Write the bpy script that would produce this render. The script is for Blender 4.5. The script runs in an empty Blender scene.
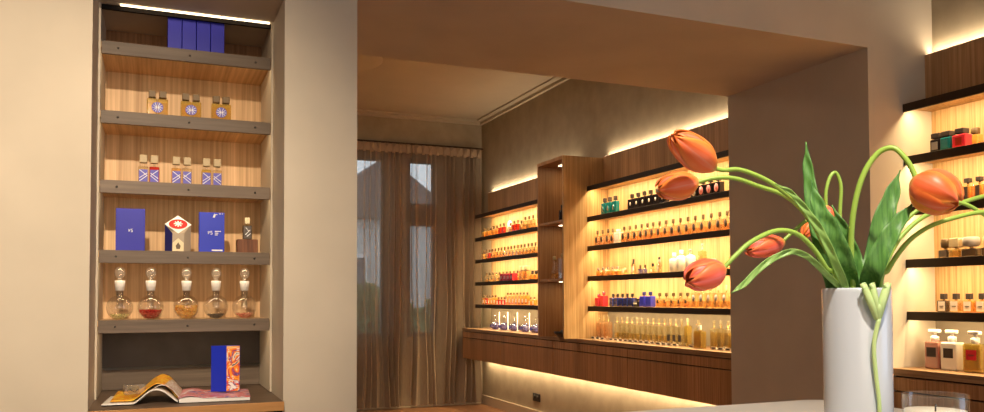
import bpy, bmesh, math, random
from mathutils import Vector, Matrix
R = math.radians
S = bpy.context.scene
COL = S.collection
random.seed(7)
EYE = 1.30                                   # eye height of the photograph

# ------------------------------------------------------------------ camera
cd = bpy.data.cameras.new('camera'); cam = bpy.data.objects.new('camera', cd); COL.objects.link(cam); S.camera = cam
YAW, PIT, ROL, FPX, CY = R(22.6277), R(1.8615), R(-0.2054), 811.75, 271.43
def ray(px, py):
    u, v = px-492, py-CY
    a = u*math.cos(ROL)+v*math.sin(ROL); b = -u*math.sin(ROL)+v*math.cos(ROL)
    x = a/FPX; z2 = -b/FPX
    y = math.cos(PIT)-z2*math.sin(PIT); z = math.sin(PIT)+z2*math.cos(PIT)
    return Vector((x*math.cos(YAW)+y*math.sin(YAW), -x*math.sin(YAW)+y*math.cos(YAW), z))
def P(px, py, d):                            # the point seen at a pixel of the photograph, d metres away in depth
    return ray(px, py)*d + Vector((0, 0, EYE))
fw = ray(492, CY); rt = (ray(592, CY)-fw); 
rt = (ray(493, CY)-ray(491, CY)).normalized(); up = (ray(492, CY-1)-ray(492, CY+1)).normalized(); fw = fw.normalized()
m = Matrix((rt, up, -fw)).transposed().to_4x4(); m.translation = (0, 0, EYE)
cam.matrix_world = m
cd.sensor_width = 36; cd.lens = FPX/984*36; cd.shift_y = (CY-206)/984; cd.clip_start = .05; cd.clip_end = 100

# ------------------------------------------------------------------ world, lights, exposure
S.view_settings.view_transform = 'Standard'; S.view_settings.look = 'None'
S.view_settings.exposure = 0.0; S.view_settings.gamma = 1; S.view_settings.use_curve_mapping = False
w = bpy.data.worlds.new('world'); S.world = w; w.use_nodes = True
w.node_tree.nodes['Background'].inputs[0].default_value = (.72, .80, .9, 1)
w.node_tree.nodes['Background'].inputs[1].default_value = 2.2
WARM = (1, .72, .42); SOFT = (1, .88, .74); LED = (1, .74, .385)
def area(name, loc, aim, sx, sy, power, col, spread=180):
    l = bpy.data.lights.new(name, 'AREA'); l.shape = 'RECTANGLE'; l.size = sx; l.size_y = sy; l.energy = power; l.color = col
    l.spread = R(spread)
    o = bpy.data.objects.new(name, l); COL.objects.link(o); o.location = loc
    d = Vector(aim).normalized(); o.rotation_euler = d.to_track_quat('-Z', 'Y').to_euler()
    return o
def area_y(name, x, z, y0, y1, aim, wid, power, col, spread=180):     # a strip lamp running along Y
    l = bpy.data.lights.new(name, 'AREA'); l.shape = 'RECTANGLE'; l.size = wid; l.size_y = abs(y1-y0); l.energy = power; l.color = col
    l.spread = R(spread)
    o = bpy.data.objects.new(name, l); COL.objects.link(o)
    zc = -Vector(aim).normalized(); yc = Vector((0, 1, 0)); xc = yc.cross(zc).normalized()
    mm = Matrix((xc, yc, zc)).transposed().to_4x4(); mm.translation = (x, (y0+y1)/2, z); o.matrix_world = mm
    return o
def spot(name, loc, target, power, col, angle, blend=.6, rad=.05):
    l = bpy.data.lights.new(name, 'SPOT'); l.energy = power; l.color = col; l.spot_size = R(angle); l.spot_blend = blend; l.shadow_soft_size = rad
    o = bpy.data.objects.new(name, l); COL.objects.link(o); o.location = loc
    o.rotation_euler = (Vector(target)-Vector(loc)).to_track_quat('-Z', 'Y').to_euler()
spot('ceiling_spot_light', (-.18, .5, 2.58), (-.30, 3.2, 1.35), 385, (1, .81, .57), 58, 1.0, .03)
spot('table_fill_spot', (.55, .15, 2.75), (.90, 1.0, 1.38), 200, (1, .87, .72), 40, .8, .05)  # added fill spot to brighten the vase and tulips, no known lamp
area('front_ceiling_light', (.9, .2, 3.42), (0, 0, -1), 2.4, 2.4, 6, SOFT)
area('back_wall_fill', (.3, -2.7, 1.7), (0, 1, 0), 4.0, 1.8, 46, (1, .86, .70))  # added soft fill from behind, lifts the niche, petals and vase
area('shop_window_light', (2.9, -.6, 1.7), (-.75, .6, -.1), 1.2, 1.5, 13, (.50, .70, 1))
area('far_room_ceiling_light', (1.5, 7.0, 3.35), (0, 0, -1), 1.2, 1.6, 34, (1, .80, .58))

# ------------------------------------------------------------------ materials
def mat(name, col, rough=.5, spec=.3, metal=0, emit=None, estr=0, coat=0, trans=0, sub=0):
    mt = bpy.data.materials.new(name); mt.use_nodes = True; b = mt.node_tree.nodes['Principled BSDF']
    b.inputs['Base Color'].default_value = (*col, 1); b.inputs['Roughness'].default_value = rough
    b.inputs['Specular IOR Level'].default_value = spec; b.inputs['Metallic'].default_value = metal
    b.inputs['Coat Weight'].default_value = coat; b.inputs['Coat Roughness'].default_value = .08
    b.inputs['Transmission Weight'].default_value = trans
    if sub: b.inputs['Subsurface Weight'].default_value = sub; b.inputs['Subsurface Radius'].default_value = (.02, .012, .008); b.inputs['Subsurface Scale'].default_value = .5
    if emit: b.inputs['Emission Color'].default_value = (*emit, 1); b.inputs['Emission Strength'].default_value = estr
    return mt
def N(mt, t): return mt.node_tree.nodes.new(t)
def ramp(mt, stops):
    r = N(mt, 'ShaderNodeValToRGB'); e = r.color_ramp.elements
    while len(e) < len(stops): e.new(.5)
    for k, (p, c) in enumerate(stops): e[k].position = p; e[k].color = (*c, 1)
    return r
def wood(name, dark, light, sc=(90, 90, 1.6), rough=.45, fine=260):
    mt = mat(name, light, rough, .25); L = mt.node_tree.links; b = mt.node_tree.nodes['Principled BSDF']
    g = N(mt, 'ShaderNodeNewGeometry'); mp = N(mt, 'ShaderNodeMapping'); mp.inputs['Scale'].default_value = sc
    L.new(g.outputs['Position'], mp.inputs['Vector'])
    n = N(mt, 'ShaderNodeTexNoise'); n.inputs['Scale'].default_value = 1; n.inputs['Detail'].default_value = 5; n.inputs['Roughness'].default_value = .65
    L.new(mp.outputs[0], n.inputs['Vector'])
    mid = tuple((a+c)/2 for a, c in zip(dark, light))
    r = ramp(mt, [(.33, dark), (.5, mid), (.66, light)]); L.new(n.outputs['Fac'], r.inputs[0])
    mp2 = N(mt, 'ShaderNodeMapping'); mp2.inputs['Scale'].default_value = tuple(s*.07 for s in sc); L.new(g.outputs['Position'], mp2.inputs['Vector'])
    n2 = N(mt, 'ShaderNodeTexNoise'); n2.inputs['Scale'].default_value = 1; n2.inputs['Detail'].default_value = 2; L.new(mp2.outputs[0], n2.inputs['Vector'])
    mr = N(mt, 'ShaderNodeMapRange'); mr.inputs[1].default_value = .3; mr.inputs[2].default_value = .7; mr.inputs[3].default_value = .8; mr.inputs[4].default_value = 1.15
    L.new(n2.outputs['Fac'], mr.inputs[0])
    mx = N(mt, 'ShaderNodeVectorMath'); mx.operation = 'SCALE'; L.new(r.outputs[0], mx.inputs[0]); L.new(mr.outputs[0], mx.inputs['Scale'])
    L.new(mx.outputs[0], b.inputs['Base Color'])
    return mt
def plaster(name, col, var=.06, sc=3):
    mt = mat(name, col, .85, .15); L = mt.node_tree.links; b = mt.node_tree.nodes['Principled BSDF']
    g = N(mt, 'ShaderNodeNewGeometry'); n = N(mt, 'ShaderNodeTexNoise'); n.inputs['Scale'].default_value = sc; n.inputs['Detail'].default_value = 6
    L.new(g.outputs['Position'], n.inputs['Vector'])
    r = ramp(mt, [(.3, tuple(c*(1-var) for c in col)), (.7, tuple(min(1, c*(1+var)) for c in col))]); L.new(n.outputs['Fac'], r.inputs[0]); L.new(r.outputs[0], b.inputs['Base Color'])
    return mt
def glass(name, tint, dif=.12, gl=.5):
    """thin clear or coloured glass: light passes straight through the tint, edges reflect"""
    mt = bpy.data.materials.new(name); mt.use_nodes = True; nt = mt.node_tree; nt.nodes.clear(); L = nt.links
    out = N(mt, 'ShaderNodeOutputMaterial'); t = N(mt, 'ShaderNodeBsdfTransparent'); t.inputs[0].default_value = (*tint, 1)
    d = N(mt, 'ShaderNodeBsdfDiffuse'); d.inputs[0].default_value = (*tint, 1)
    g = N(mt, 'ShaderNodeBsdfGlossy'); g.inputs['Roughness'].default_value = .06
    m1 = N(mt, 'ShaderNodeMixShader'); m1.inputs[0].default_value = dif; L.new(t.outputs[0], m1.inputs[1]); L.new(d.outputs[0], m1.inputs[2])
    lw = N(mt, 'ShaderNodeLayerWeight'); lw.inputs[0].default_value = .35
    mu = N(mt, 'ShaderNodeMath'); mu.operation = 'MULTIPLY'; mu.inputs[1].default_value = gl; L.new(lw.outputs['Facing'], mu.inputs[0])
    ad = N(mt, 'ShaderNodeMath'); ad.operation = 'ADD'; ad.inputs[1].default_value = .05; L.new(mu.outputs[0], ad.inputs[0])
    m2 = N(mt, 'ShaderNodeMixShader'); L.new(ad.outputs[0], m2.inputs[0]); L.new(m1.outputs[0], m2.inputs[1]); L.new(g.outputs[0], m2.inputs[2])
    L.new(m2.outputs[0], out.inputs[0])
    return mt
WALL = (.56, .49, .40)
M = dict(
    wall=plaster('warm_plaster', WALL), ceil=plaster('ceiling_paint', (.56, .47, .35), .03),
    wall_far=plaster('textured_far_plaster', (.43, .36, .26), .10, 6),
    trimp=mat('trim_paint', (.55, .46, .34), .6),
    oak=wood('oak_veneer', (.32, .18, .07), (.60, .39, .19)),
    oakn=wood('niche_oak_veneer', (.46, .28, .14), (.74, .51, .29), (70, 1.4, 1.2)),
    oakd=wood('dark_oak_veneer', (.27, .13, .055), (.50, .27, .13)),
    oakh=wood('header_veneer', (.40, .22, .10), (.64, .40, .22)),
    oaktop=wood('counter_oak', (.22, .12, .06), (.40, .24, .13), (70, 3, 70)),
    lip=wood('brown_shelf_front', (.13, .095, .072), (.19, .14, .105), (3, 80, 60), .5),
    edge=wood('orange_oak_edge', (.42, .20, .07), (.58, .31, .12), (3, 90, 40)),
    shelf=mat('dark_brown_shelf', (.035, .019, .010), .55),
    gap=mat('shadow_gap_black', (.012, .008, .006), .8),
    shaded_back=plaster('shaded_back_panel', (.11, .095, .09), .15, 9),  # dark tone puts the shade of the bottom niche compartment into the colour
    black=mat('black_plastic', (.012, .011, .011), .35, .5), screw=mat('screw_metal', (.05, .04, .035), .4, .5, .6),
    led=mat('led_strip', (1, .8, .5), .5, emit=(1, .78, .50), estr=5),
    floor=wood('reddish_oak_floor', (.22, .10, .05), (.32, .16, .08), (14, 1.2, 14), .35),
    stone=plaster('pale_stone', (.56, .52, .46), .04, 9),
    blue=mat('ultramarine_card', (.012, .012, .36), .45), blue2=mat('bright_blue_card', (.012, .03, .50), .4),
    bluedk=mat('dark_blue_card', (.02, .02, .12), .5), white=mat('white_print', (.85, .85, .85), .5),
    red=mat('red_print', (.62, .02, .02), .4), cream=mat('cream_card', (.75, .62, .40), .5),
    tan=mat('tan_card', (.42, .33, .24), .5),
    brown=wood('brown_block', (.10, .035, .015), (.24, .09, .04), (60, 60, 5)),
    capbr=mat('dark_bronze_cap', (.17, .105, .045), .5), gold=mat('aged_brass', (.11, .065, .028), .4, .4), goldlt=mat('pale_wood_cap', (.50, .38, .22), .5),
    brass=mat('bright_brass', (.85, .6, .25), .25, .5, .9),
    stopg=glass('stopper_glass', (.97, .95, .92), .07, .5), taupe=plaster('taupe_panel', (.22, .18, .135), .08, 12), basew=wood('dark_base_board', (.10, .065, .045), (.17, .115, .08), (5, 80, 60)), clear=glass('clear_glass', (.995, .99, .98), .0, .22), amber=glass('amber_glass', (.95, .62, .16), .3), yellow=glass('yellow_glass', (.86, .70, .22), .2),
    honey=glass('honey_glass', (.96, .74, .38), .15), pinkg=glass('pink_glass', (.97, .84, .66), .08), redg=glass('red_glass', (.75, .06, .03), .45),
    paleg=glass('pale_glass', (.95, .89, .70), .06, .6), rose=glass('rose_glass', (.72, .33, .24), .55), navyg=glass('navy_glass', (.03, .04, .22), .8),
    blueg=glass('blue_glass', (.05, .06, .65), .85), tealg=glass('teal_glass', (.03, .28, .30), .75), smoke=glass('smoked_glass', (.12, .08, .05), .6),
    lilac=glass('lilac_glass', (.42, .38, .72), .3),
    frost=mat('frosted_stopper', (.8, .76, .72), .5, .4, sub=0), whitep=mat('white_plastic', (.86, .83, .78), .35, .4),
    lab=mat('cream_label', (.78, .70, .62), .6), labdk=mat('dark_label', (.05, .035, .03), .6), labgrey=mat('grey_label', (.32, .28, .26), .6), labpink=mat('pink_label', (.72, .25, .27), .5),
    labblue=mat('blue_violet_label', (.12, .11, .50), .5), darkbox=mat('dark_bottle_glass', (.02, .014, .016), .2, .5),
    teal=mat('teal_bottle', (.01, .16, .17), .2, .5), redbox=mat('red_bottle', (.65, .03, .05), .25, .5),
    wire=mat('dark_frame_wood', (.06, .035, .02), .5), pane=glass('window_pane', (.9, .94, .95), .0, .3),
)

# ------------------------------------------------------------------ mesh helpers
class MB:
    def __init__(s): s.bm = bmesh.new(); s.mi = 0
    def _done(s, vs):
        for f in {f for v in vs for f in v.link_faces}: f.material_index = s.mi
    def box(s, a, b, bev=0, rot=None):
        a, b = Vector(a), Vector(b); c = (a+b)/2; d = b-a
        r = bmesh.ops.create_cube(s.bm, size=1, matrix=Matrix.Translation(c) @ (rot or Matrix()) @ Matrix.Diagonal((abs(d.x), abs(d.y), abs(d.z), 1)))
        vs = r['verts']; s._done(vs)
        if bev:
            es = list({e for v in vs for e in v.link_edges})
            q = bmesh.ops.bevel(s.bm, geom=es, offset=bev, segments=2, affect='EDGES', profile=.5)
            for f in q['faces']: f.material_index = s.mi
        return s
    def lathe(s, prof, c=(0, 0, 0), n=20, sx=1, sy=1):
        c = Vector(c); rings = []
        for r, z in prof:
            if r <= 1e-6: rings.append([s.bm.verts.new(c+Vector((0, 0, z)))])
            else: rings.append([s.bm.verts.new(c+Vector((r*sx*math.cos(2*math.pi*k/n), r*sy*math.sin(2*math.pi*k/n), z))) for k in range(n)])
        for A, B in zip(rings, rings[1:]):
            for k in range(n):
                k2 = (k+1) % n
                if len(A) == 1 and len(B) == 1: continue
                if len(A) == 1: f = s.bm.faces.new((A[0], B[k], B[k2])) if prof[0] else None
                elif len(B) == 1: f = s.bm.faces.new((A[k], A[k2], B[0]))
                else: f = s.bm.faces.new((A[k], A[k2], B[k2], B[k]))
                f.smooth = True; f.material_index = s.mi
        return s
    def tube(s, pts, rad, n=8, cap=True):
        pts = [Vector(p) for p in pts]; rings = []; u = None
        for i, p in enumerate(pts):
            t = (pts[min(i+1, len(pts)-1)]-pts[max(i-1, 0)]).normalized()
            if u is None: u = t.orthogonal().normalized()
            else: u = (u-t*u.dot(t)).normalized()
            v = t.cross(u); r = rad(i/(len(pts)-1)) if callable(rad) else rad
            rings.append([s.bm.verts.new(p+(u*math.cos(2*math.pi*k/n)+v*math.sin(2*math.pi*k/n))*r) for k in range(n)])
        for A, B in zip(rings, rings[1:]):
            for k in range(n):
                f = s.bm.faces.new((A[k], A[(k+1) % n], B[(k+1) % n], B[k])); f.smooth = True; f.material_index = s.mi
        if cap:
            for q in (rings[0][::-1], rings[-1]):
                f = s.bm.faces.new(q); f.material_index = s.mi
        return s
    def grid(s, fn, nu, nv, smooth=True):
        g = [[s.bm.verts.new(fn(i/nu, j/nv)) for i in range(nu+1)] for j in range(nv+1)]
        for j in range(nv):
            for i in range(nu):
                f = s.bm.faces.new((g[j][i], g[j][i+1], g[j+1][i+1], g[j+1][i])); f.smooth = smooth; f.material_index = s.mi
        return s
    def prism(s, poly, z0, z1, xf=None):
        a = [s.bm.verts.new((xf or (lambda v: v))(Vector((x, y, z0)))) for x, y in poly]; b = [s.bm.verts.new((xf or (lambda v: v))(Vector((x, y, z1)))) for x, y in poly]
        n = len(a)
        fs = [s.bm.faces.new(a[::-1]), s.bm.faces.new(b)]+[s.bm.faces.new((a[k], a[(k+1) % n], b[(k+1) % n], b[k])) for k in range(n)]
        for f in fs: f.material_index = s.mi
        return s
    def obj(s, name, mats, parent=None, loc=None, thick=0):
        bmesh.ops.recalc_face_normals(s.bm, faces=s.bm.faces) if not thick else None
        me = bpy.data.meshes.new(name); s.bm.to_mesh(me); s.bm.free()
        for q in (mats if isinstance(mats, (list, tuple)) else [mats]): me.materials.append(q)
        o = bpy.data.objects.new(name, me); COL.objects.link(o)
        if parent is not None: o.parent = parent
        if loc: o.location = loc
        if thick:
            md = o.modifiers.new('solid', 'SOLIDIFY'); md.thickness = thick; md.offset = 0
        return o
def tag(o, label=None, cat=None, group=None, kind=None):
    for k, v in (('label', label), ('category', cat), ('group', group), ('kind', kind)):
        if v: o[k] = v
    return o
def thing(name, label, cat, loc=(0, 0, 0), rz=0, group=None):
    o = bpy.data.objects.new(name, None); COL.objects.link(o); o.location = loc; o.rotation_euler.z = rz; o.empty_display_size = .05
    return tag(o, label, cat, group)
def copy_tree(o, parent=None):
    c = o.copy(); COL.objects.link(c); c.parent = parent
    for ch in [q for q in CH.get(o.name, [])]: copy_tree(ch, c)
    return c
CH = {}
def reg(o): CH[o.name] = list(o.children); [reg(c) for c in o.children]
def struct(name, mb, mt): return tag(mb.obj(name, mt), kind='structure')
def catmull(pts, n=8):
    pts = [Vector(p) for p in pts]; out = []
    q = [pts[0]*2-pts[1]]+pts+[pts[-1]*2-pts[-2]]
    for i in range(1, len(q)-2):
        for k in range(n):
            t = k/n; a, b, c, d = q[i-1:i+3]
            out.append(.5*((2*b)+(c-a)*t+(2*a-5*b+4*c-d)*t*t+(3*b-a-3*c+d)*t**3))
    out.append(pts[-1]); return out

# ------------------------------------------------------------------ the setting
XR = 3.755                                   # plane of the long right-hand wall
CE = 3.495
SOF = 2.551                                  # underside of the beam over the opening
struct('floor', MB().box((-3.6, -3.1, -.1), (XR+.1, 9.45, 0)), M['floor'])
struct('ceiling', MB().box((-3.6, -3.1, CE), (XR+.1, 9.45, CE+.1)), M['ceil'])
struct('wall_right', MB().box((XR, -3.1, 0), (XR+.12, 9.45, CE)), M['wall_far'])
W1 = MB().box((-3.5, 3.0, 0), (-.197, 4.0746, CE)).box((-.197, 3.68, 0), (.434, 4.0746, CE)).box((-.197, 3.0, 2.405), (.434, 3.68, CE))
W1.box((.434, 3.0, 0), (.7021, 4.0746, CE)).box((.7021, 3.0, SOF), (3.2975, 4.0746, CE)).box((3.2975, 3.0, 0), (XR, 4.0746, CE))
struct('wall_middle', W1, M['wall'])
struct('wall_left', MB().box((-3.6, -3.1, 0), (-3.5, 9.45, CE)), M['wall'])
struct('wall_back', MB().box((-3.5, -3.1, 0), (XR, -3.0, CE)), M['wall'])
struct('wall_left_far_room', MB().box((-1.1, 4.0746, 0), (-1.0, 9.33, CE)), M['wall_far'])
YF = 9.33
WIN = [(1.70, 2.53, .84, 2.98), (2.79, 3.17, .84, 2.98)]
f = MB().box((-1.0, YF, 0), (1.70, YF+.12, CE)).box((2.53, YF, 0), (2.79, YF+.12, CE)).box((3.17, YF, 0), (XR, YF+.12, CE))
for x0, x1, z0, z1 in WIN: f.box((x0, YF, 0), (x1, YF+.12, z0)).box((x0, YF, z1), (x1, YF+.12, CE))
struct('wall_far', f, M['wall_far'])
for k, (x0, x1, z0, z1) in enumerate(WIN, 1):
    e = tag(thing('window_%d' % k, None, None), kind='structure')
    fr = MB().box((x0, YF+.03, z0), (x0+.05, YF+.09, z1)).box((x1-.05, YF+.03, z0), (x1, YF+.09, z1)).box((x0+.05, YF+.03, z0), (x1-.05, YF+.09, z0+.05)).box((x0+.05, YF+.03, z1-.05), (x1-.05, YF+.09, z1))
    if k == 2: fr.box((x0+.05, YF+.03, 2.17), (x1-.05, YF+.09, 2.44))
    fr.obj('window_frame', M['wire'], e)
    MB().box((x0+.05, YF+.055, z0+.05), (x1-.05, YF+.06, z1-.05)).obj('window_pane', M['pane'], e)
tr = MB().box((-1.0, YF-.10, CE-.018), (XR, YF, CE)).box((XR-.10, 4.0746, CE-.018), (XR, YF-.10, CE)).box((-1.0, YF-.035, CE-.05), (XR, YF, CE-.018)).box((XR-.035, 4.0746, CE-.05), (XR, YF-.035, CE-.018))
struct('trim_1', tr, M['trimp'])
struct('trim_2', MB().lathe([(0, CE-.02), (.30, CE-.02), (.34, CE-.008), (.40, CE-.014), (.43, CE)], (1.52, 7.35, 0), 48), M['ceil'])
struct('baseboard_right', MB().box((XR-.022, 4.0746, 0), (XR, YF, .112), .003), M['trimp'])
struct('baseboard_far', MB().box((-1.0, YF-.02, 0), (XR-.03, YF, .112), .003), M['trimp'])
# outside the windows
g = MB().box((-8, 9.6, -.9), (16, 40, -.8)); struct('ground_outside', g, plaster('outdoor_gravel', (.18, .19, .17)))
h = thing('neighbour_house', 'pale gabled house seen through the sheer left curtain', 'house', (5.4, 22, -.8))
MB().prism([(-1.9, -1.9), (1.9, -1.9), (1.9, 3), (-1.9, 3)], 0, 4.3).obj('wall', plaster('house_render', (.55, .56, .56)), h)
MB().prism([(-2.1, 4.1), (0, 5.7), (2.1, 4.1)], -2.2, 3.2, lambda v: Vector((v.x, v.z, v.y))).obj('roof', mat('roof_slate', (.14, .12, .12), .8), h)
for wx in (-.75, .25):
    q = MB().box((wx-.3, -1.96, 2.0), (wx+.3, -1.88, 3.2)).obj('window', mat('house_window_trim', (.8, .8, .8)), h)
    MB().box((wx-.23, -1.98, 2.08), (wx+.23, -1.97, 3.12)).obj('pane', mat('house_window_glass', (.1, .12, .14), .1), q)
def bush(cx, cy, cz, rx, ry, rz, n, lab):
    mb = MB()
    for _ in range(n):
        a, b = random.uniform(0, 6.28), math.acos(random.uniform(-1, 1)); r = random.uniform(.75, 1)
        c = Vector((cx+rx*r*math.sin(b)*math.cos(a), cy+ry*r*math.sin(b)*math.sin(a), cz+rz*r*math.cos(b)))
        d = Vector([random.gauss(0, 1) for _ in range(3)]).normalized(); e = d.orthogonal()*.10; k = d*.14
        vs = [mb.bm.verts.new(c+x) for x in (-k, e*.6, k, -e*.6)]; mb.bm.faces.new(vs)
    fo = mb.obj('foliage', mat('hedge_leaf', (.10, .15, .06), .7), None)
    t = thing('garden_bush', lab, 'bush', (0, 0, 0)); fo.parent = t
    MB().tube([(cx, cy, -.8), (cx+.05, cy, cz)], .06).obj('stem', M['brown'], t)
bush(3.6, 14.6, .45, 1.1, .7, 1.1, 2600, 'leafy bush outside the left window below the house')
bush(6.1, 17.0, .35, 1.0, .8, 1.0, 1600, 'lower leafy bush outside nearer the narrow right window')

# curtains ------------------------------------------------------------
cm = bpy.data.materials.new('sheer_linen'); cm.use_nodes = True; nt = cm.node_tree; nt.nodes.clear(); L = nt.links
out = N(cm, 'ShaderNodeOutputMaterial'); tp = N(cm, 'ShaderNodeBsdfTransparent'); tp.inputs[0].default_value = (.85, .8, .75, 1)
df = N(cm, 'ShaderNodeBsdfDiffuse'); df.inputs[0].default_value = (.44, .345, .27, 1); tl = N(cm, 'ShaderNodeBsdfTranslucent'); tl.inputs[0].default_value = (.42, .30, .20, 1)
a1 = N(cm, 'ShaderNodeMixShader'); a1.inputs[0].default_value = .3; L.new(df.outputs[0], a1.inputs[1]); L.new(tl.outputs[0], a1.inputs[2])
gm = N(cm, 'ShaderNodeNewGeometry'); mp = N(cm, 'ShaderNodeMapping'); mp.inputs['Scale'].default_value = (160, 1, 12); L.new(gm.outputs['Position'], mp.inputs[0])
no = N(cm, 'ShaderNodeTexNoise'); no.inputs['Scale'].default_value = 1; L.new(mp.outputs[0], no.inputs['Vector'])
lw = N(cm, 'ShaderNodeLayerWeight'); lw.inputs[0].default_value = .4
ma = N(cm, 'ShaderNodeMapRange'); ma.inputs[1].default_value = .05; ma.inputs[2].default_value = .75; ma.inputs[3].default_value = .50; ma.inputs[4].default_value = 1.0; L.new(lw.outputs['Facing'], ma.inputs[0])
mm_ = N(cm, 'ShaderNodeMath'); mm_.operation = 'MULTIPLY_ADD'; mm_.inputs[1].default_value = .2; mm_.inputs[2].default_value = -.1; L.new(no.outputs['Fac'], mm_.inputs[0])
ad = N(cm, 'ShaderNodeMath'); ad.operation = 'ADD'; ad.use_clamp = True; L.new(ma.outputs[0], ad.inputs[0]); L.new(mm_.outputs[0], ad.inputs[1])
a2 = N(cm, 'ShaderNodeMixShader'); L.new(ad.outputs[0], a2.inputs[0]); L.new(tp.outputs[0], a2.inputs[1]); L.new(a1.outputs[0], a2.inputs[2]); L.new(a2.outputs[0], out.inputs[0])
def curtain(x0, x1, folds, label, flat, seed):
    t = thing('curtain', label, 'curtain', (x0, 9.225, 0), group='linen curtains over the far windows')
    rnd = random.Random(seed); ph = [rnd.uniform(-.5, .5) for _ in range(folds+2)]
    W = x1-x0
    def fn(u, v):
        z = .035+(3.10-.035)*v
        c = u*folds; i = int(c); p = c+.25*math.sin(2*math.pi*c/3+ph[i % len(ph)]*0)+.12*math.sin(c*1.7+seed)
        x = x0+W*u
        k = flat(x)                                       # looser over the glass, bunched between
        amp = (.018+.032*(1-v)**.5)*(.45+.75*k)
        pin = max(0, (v-.955)/.045)
        y = amp*math.sin(2*math.pi*p)*(1-.55*pin)+.012*math.sin(5*z+c)
        return Vector((x-x0+.010*math.sin(4*math.pi*p)*k+.02*math.sin(2.1*z+i*.9)*(1-v), y, z))
    MB().grid(fn, folds*14, 30).obj('curtain_fabric', cm, t)
    hb = MB()
    n = int(W/.085)
    for k in range(n):                                     # pinch pleats of the heading
        xx = (k+.5)/n*W
        for dx in (-.012, 0, .012): hb.tube([(xx+dx, -.035, 3.005), (xx+dx*.5, -.04, 3.05), (xx+dx*1.4, -.045, 3.115)], .007, 6)
    hb.box((0, -.028, 3.02), (W, -.022, 3.115))
    hb.obj('pleated_heading', mat('curtain_heading', (.40, .29, .20), .9), t)
curtain(.9, 2.80, 20, 'left sheer brown curtain hanging over the bigger window', lambda x: .25 if 1.9 < x < 2.47 else 1.0, 1)
curtain(2.82, 3.70, 11, 'right sheer brown curtain ending behind the wall shelves', lambda x: .25 if 2.84 < x < 3.12 else 1.0, 2)
t = thing('curtain_rail', 'long dark curtain rail over the far windows', 'curtain rail', (.8, 9.225, 3.12))
MB().box((0, -.012, 0), (2.93, .012, .02)).obj('rail', M['wire'], t)
for x in (.1, 1.4, 2.8): MB().box((x, .012, 0), (x+.03, .105, .02)).obj('bracket', M['wire'], t)

# ------------------------------------------------------------------ long wall shelving (shared by both rooms)
SH = [2.012, 1.752, 1.487, 1.223]            # tops of the shelves
HB, HT = 2.283, 2.556                        # header panel
CT = .941                                    # counter top
XS, XB = 3.531, 3.738
def bay(y0, y1, label, lp, header_y=None):
    t = thing('wall_shelving', label, 'shelving', (XB, y0, 0)); o = Vector((XB, y0, 0))
    def bx(a, b, bev=0): return MB().box(Vector(a)-o, Vector(b)-o, bev)
    bx((XB, y0, CT), (XR, y1, HT)).obj('back_panel', M['oak'], t)
    bx((XB-.003, y0, CT), (XB, y1, SH[3]-.023)).obj('lower_back_panel', M['taupe'], t)
    bx((3.6955, y0, HB), (XB, y1, HT), .002).obj('header_panel', M['oakh'], t)
    s = bx((XS+.012, y0, HB-.022), (XB, y1, HB-.001)).obj('canopy_board', M['oak'], t)
    bx((XS, y0, HB-.042), (XS+.012, y1, HB), .002).obj('canopy_front', M['shelf'], s)
    for z in SH:
        s = bx((XS+.012, y0, z-.022), (XB, y1, z-.001)).obj('shelf', M['oak'], t)
        bx((XS, y0, z-.044), (XS+.012, y1, z), .002).obj('shelf_front', M['shelf'], s)
    for k, z in enumerate([HB]+SH):
        # the strip lamp under this board
        area_y('shelf_led_light', XS+.026, z-.026, y0+.03, y1-.03, (.42, 0, -1), .012, lp[k]*(y1-y0), LED, 170)
    bx((XB-.03, y0, HT), (XR-.004, y1, HT+.004)).obj('cove_led_strip', M['led'], t)
    area_y('cove_led_light', XB-.008, HT+.012, y0+.01, y1-.01, (.12, 0, 1), .02, 1.7*(y1-y0), (1, .80, .54))
    return t
LP = [7.2, 7.2, 7.2, 7.2, 4.6]
bay(6.80, 8.99, 'far bay of backlit wall shelves between the tower and the curtain', LP)
bay(4.0746, 6.28, 'backlit wall shelves between the wooden tower and the wall pier', LP)
bay(1.4, 3.0, 'backlit wall shelves in the front room beside the tulips', LP)

# tower -----------------------------------------------------------------
XT = 3.294; Y0, Y1 = 6.28, 6.80
t = thing('display_tower', 'tall projecting oak tower with open shelves between the two shelf bays', 'cabinet', (XT, Y0, 0)); O = Vector((XT, Y0, 0))
def bt(a, b, bev=0): return MB().box(Vector(a)-O, Vector(b)-O, bev)
TT = 2.545
bt((XT, Y0, CT), (XR, Y0+.022, TT), .001).obj('side_panel', M['oak'], t)
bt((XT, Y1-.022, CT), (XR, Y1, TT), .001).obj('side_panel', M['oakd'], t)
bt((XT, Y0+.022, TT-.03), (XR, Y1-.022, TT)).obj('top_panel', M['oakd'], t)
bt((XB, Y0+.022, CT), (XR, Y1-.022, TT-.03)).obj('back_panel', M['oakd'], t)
for z in (1.985, 1.468): bt((XT+.01, Y0+.022, z-.022), (XB, Y1-.022, z)).obj('shelf', M['oakd'], t)
for z in (TT-.036, 1.985-.028, 1.468-.028):
    q = bt((XT+.14, Y0+.16, z), (XT+.24, Y0+.36, z+.006)).obj('downlight', M['led'], t)
    area('tower_downlight', (XT+.19, Y0+.26, z-.005), (0, 0, -1), .05, .05, .35, LED)

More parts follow.
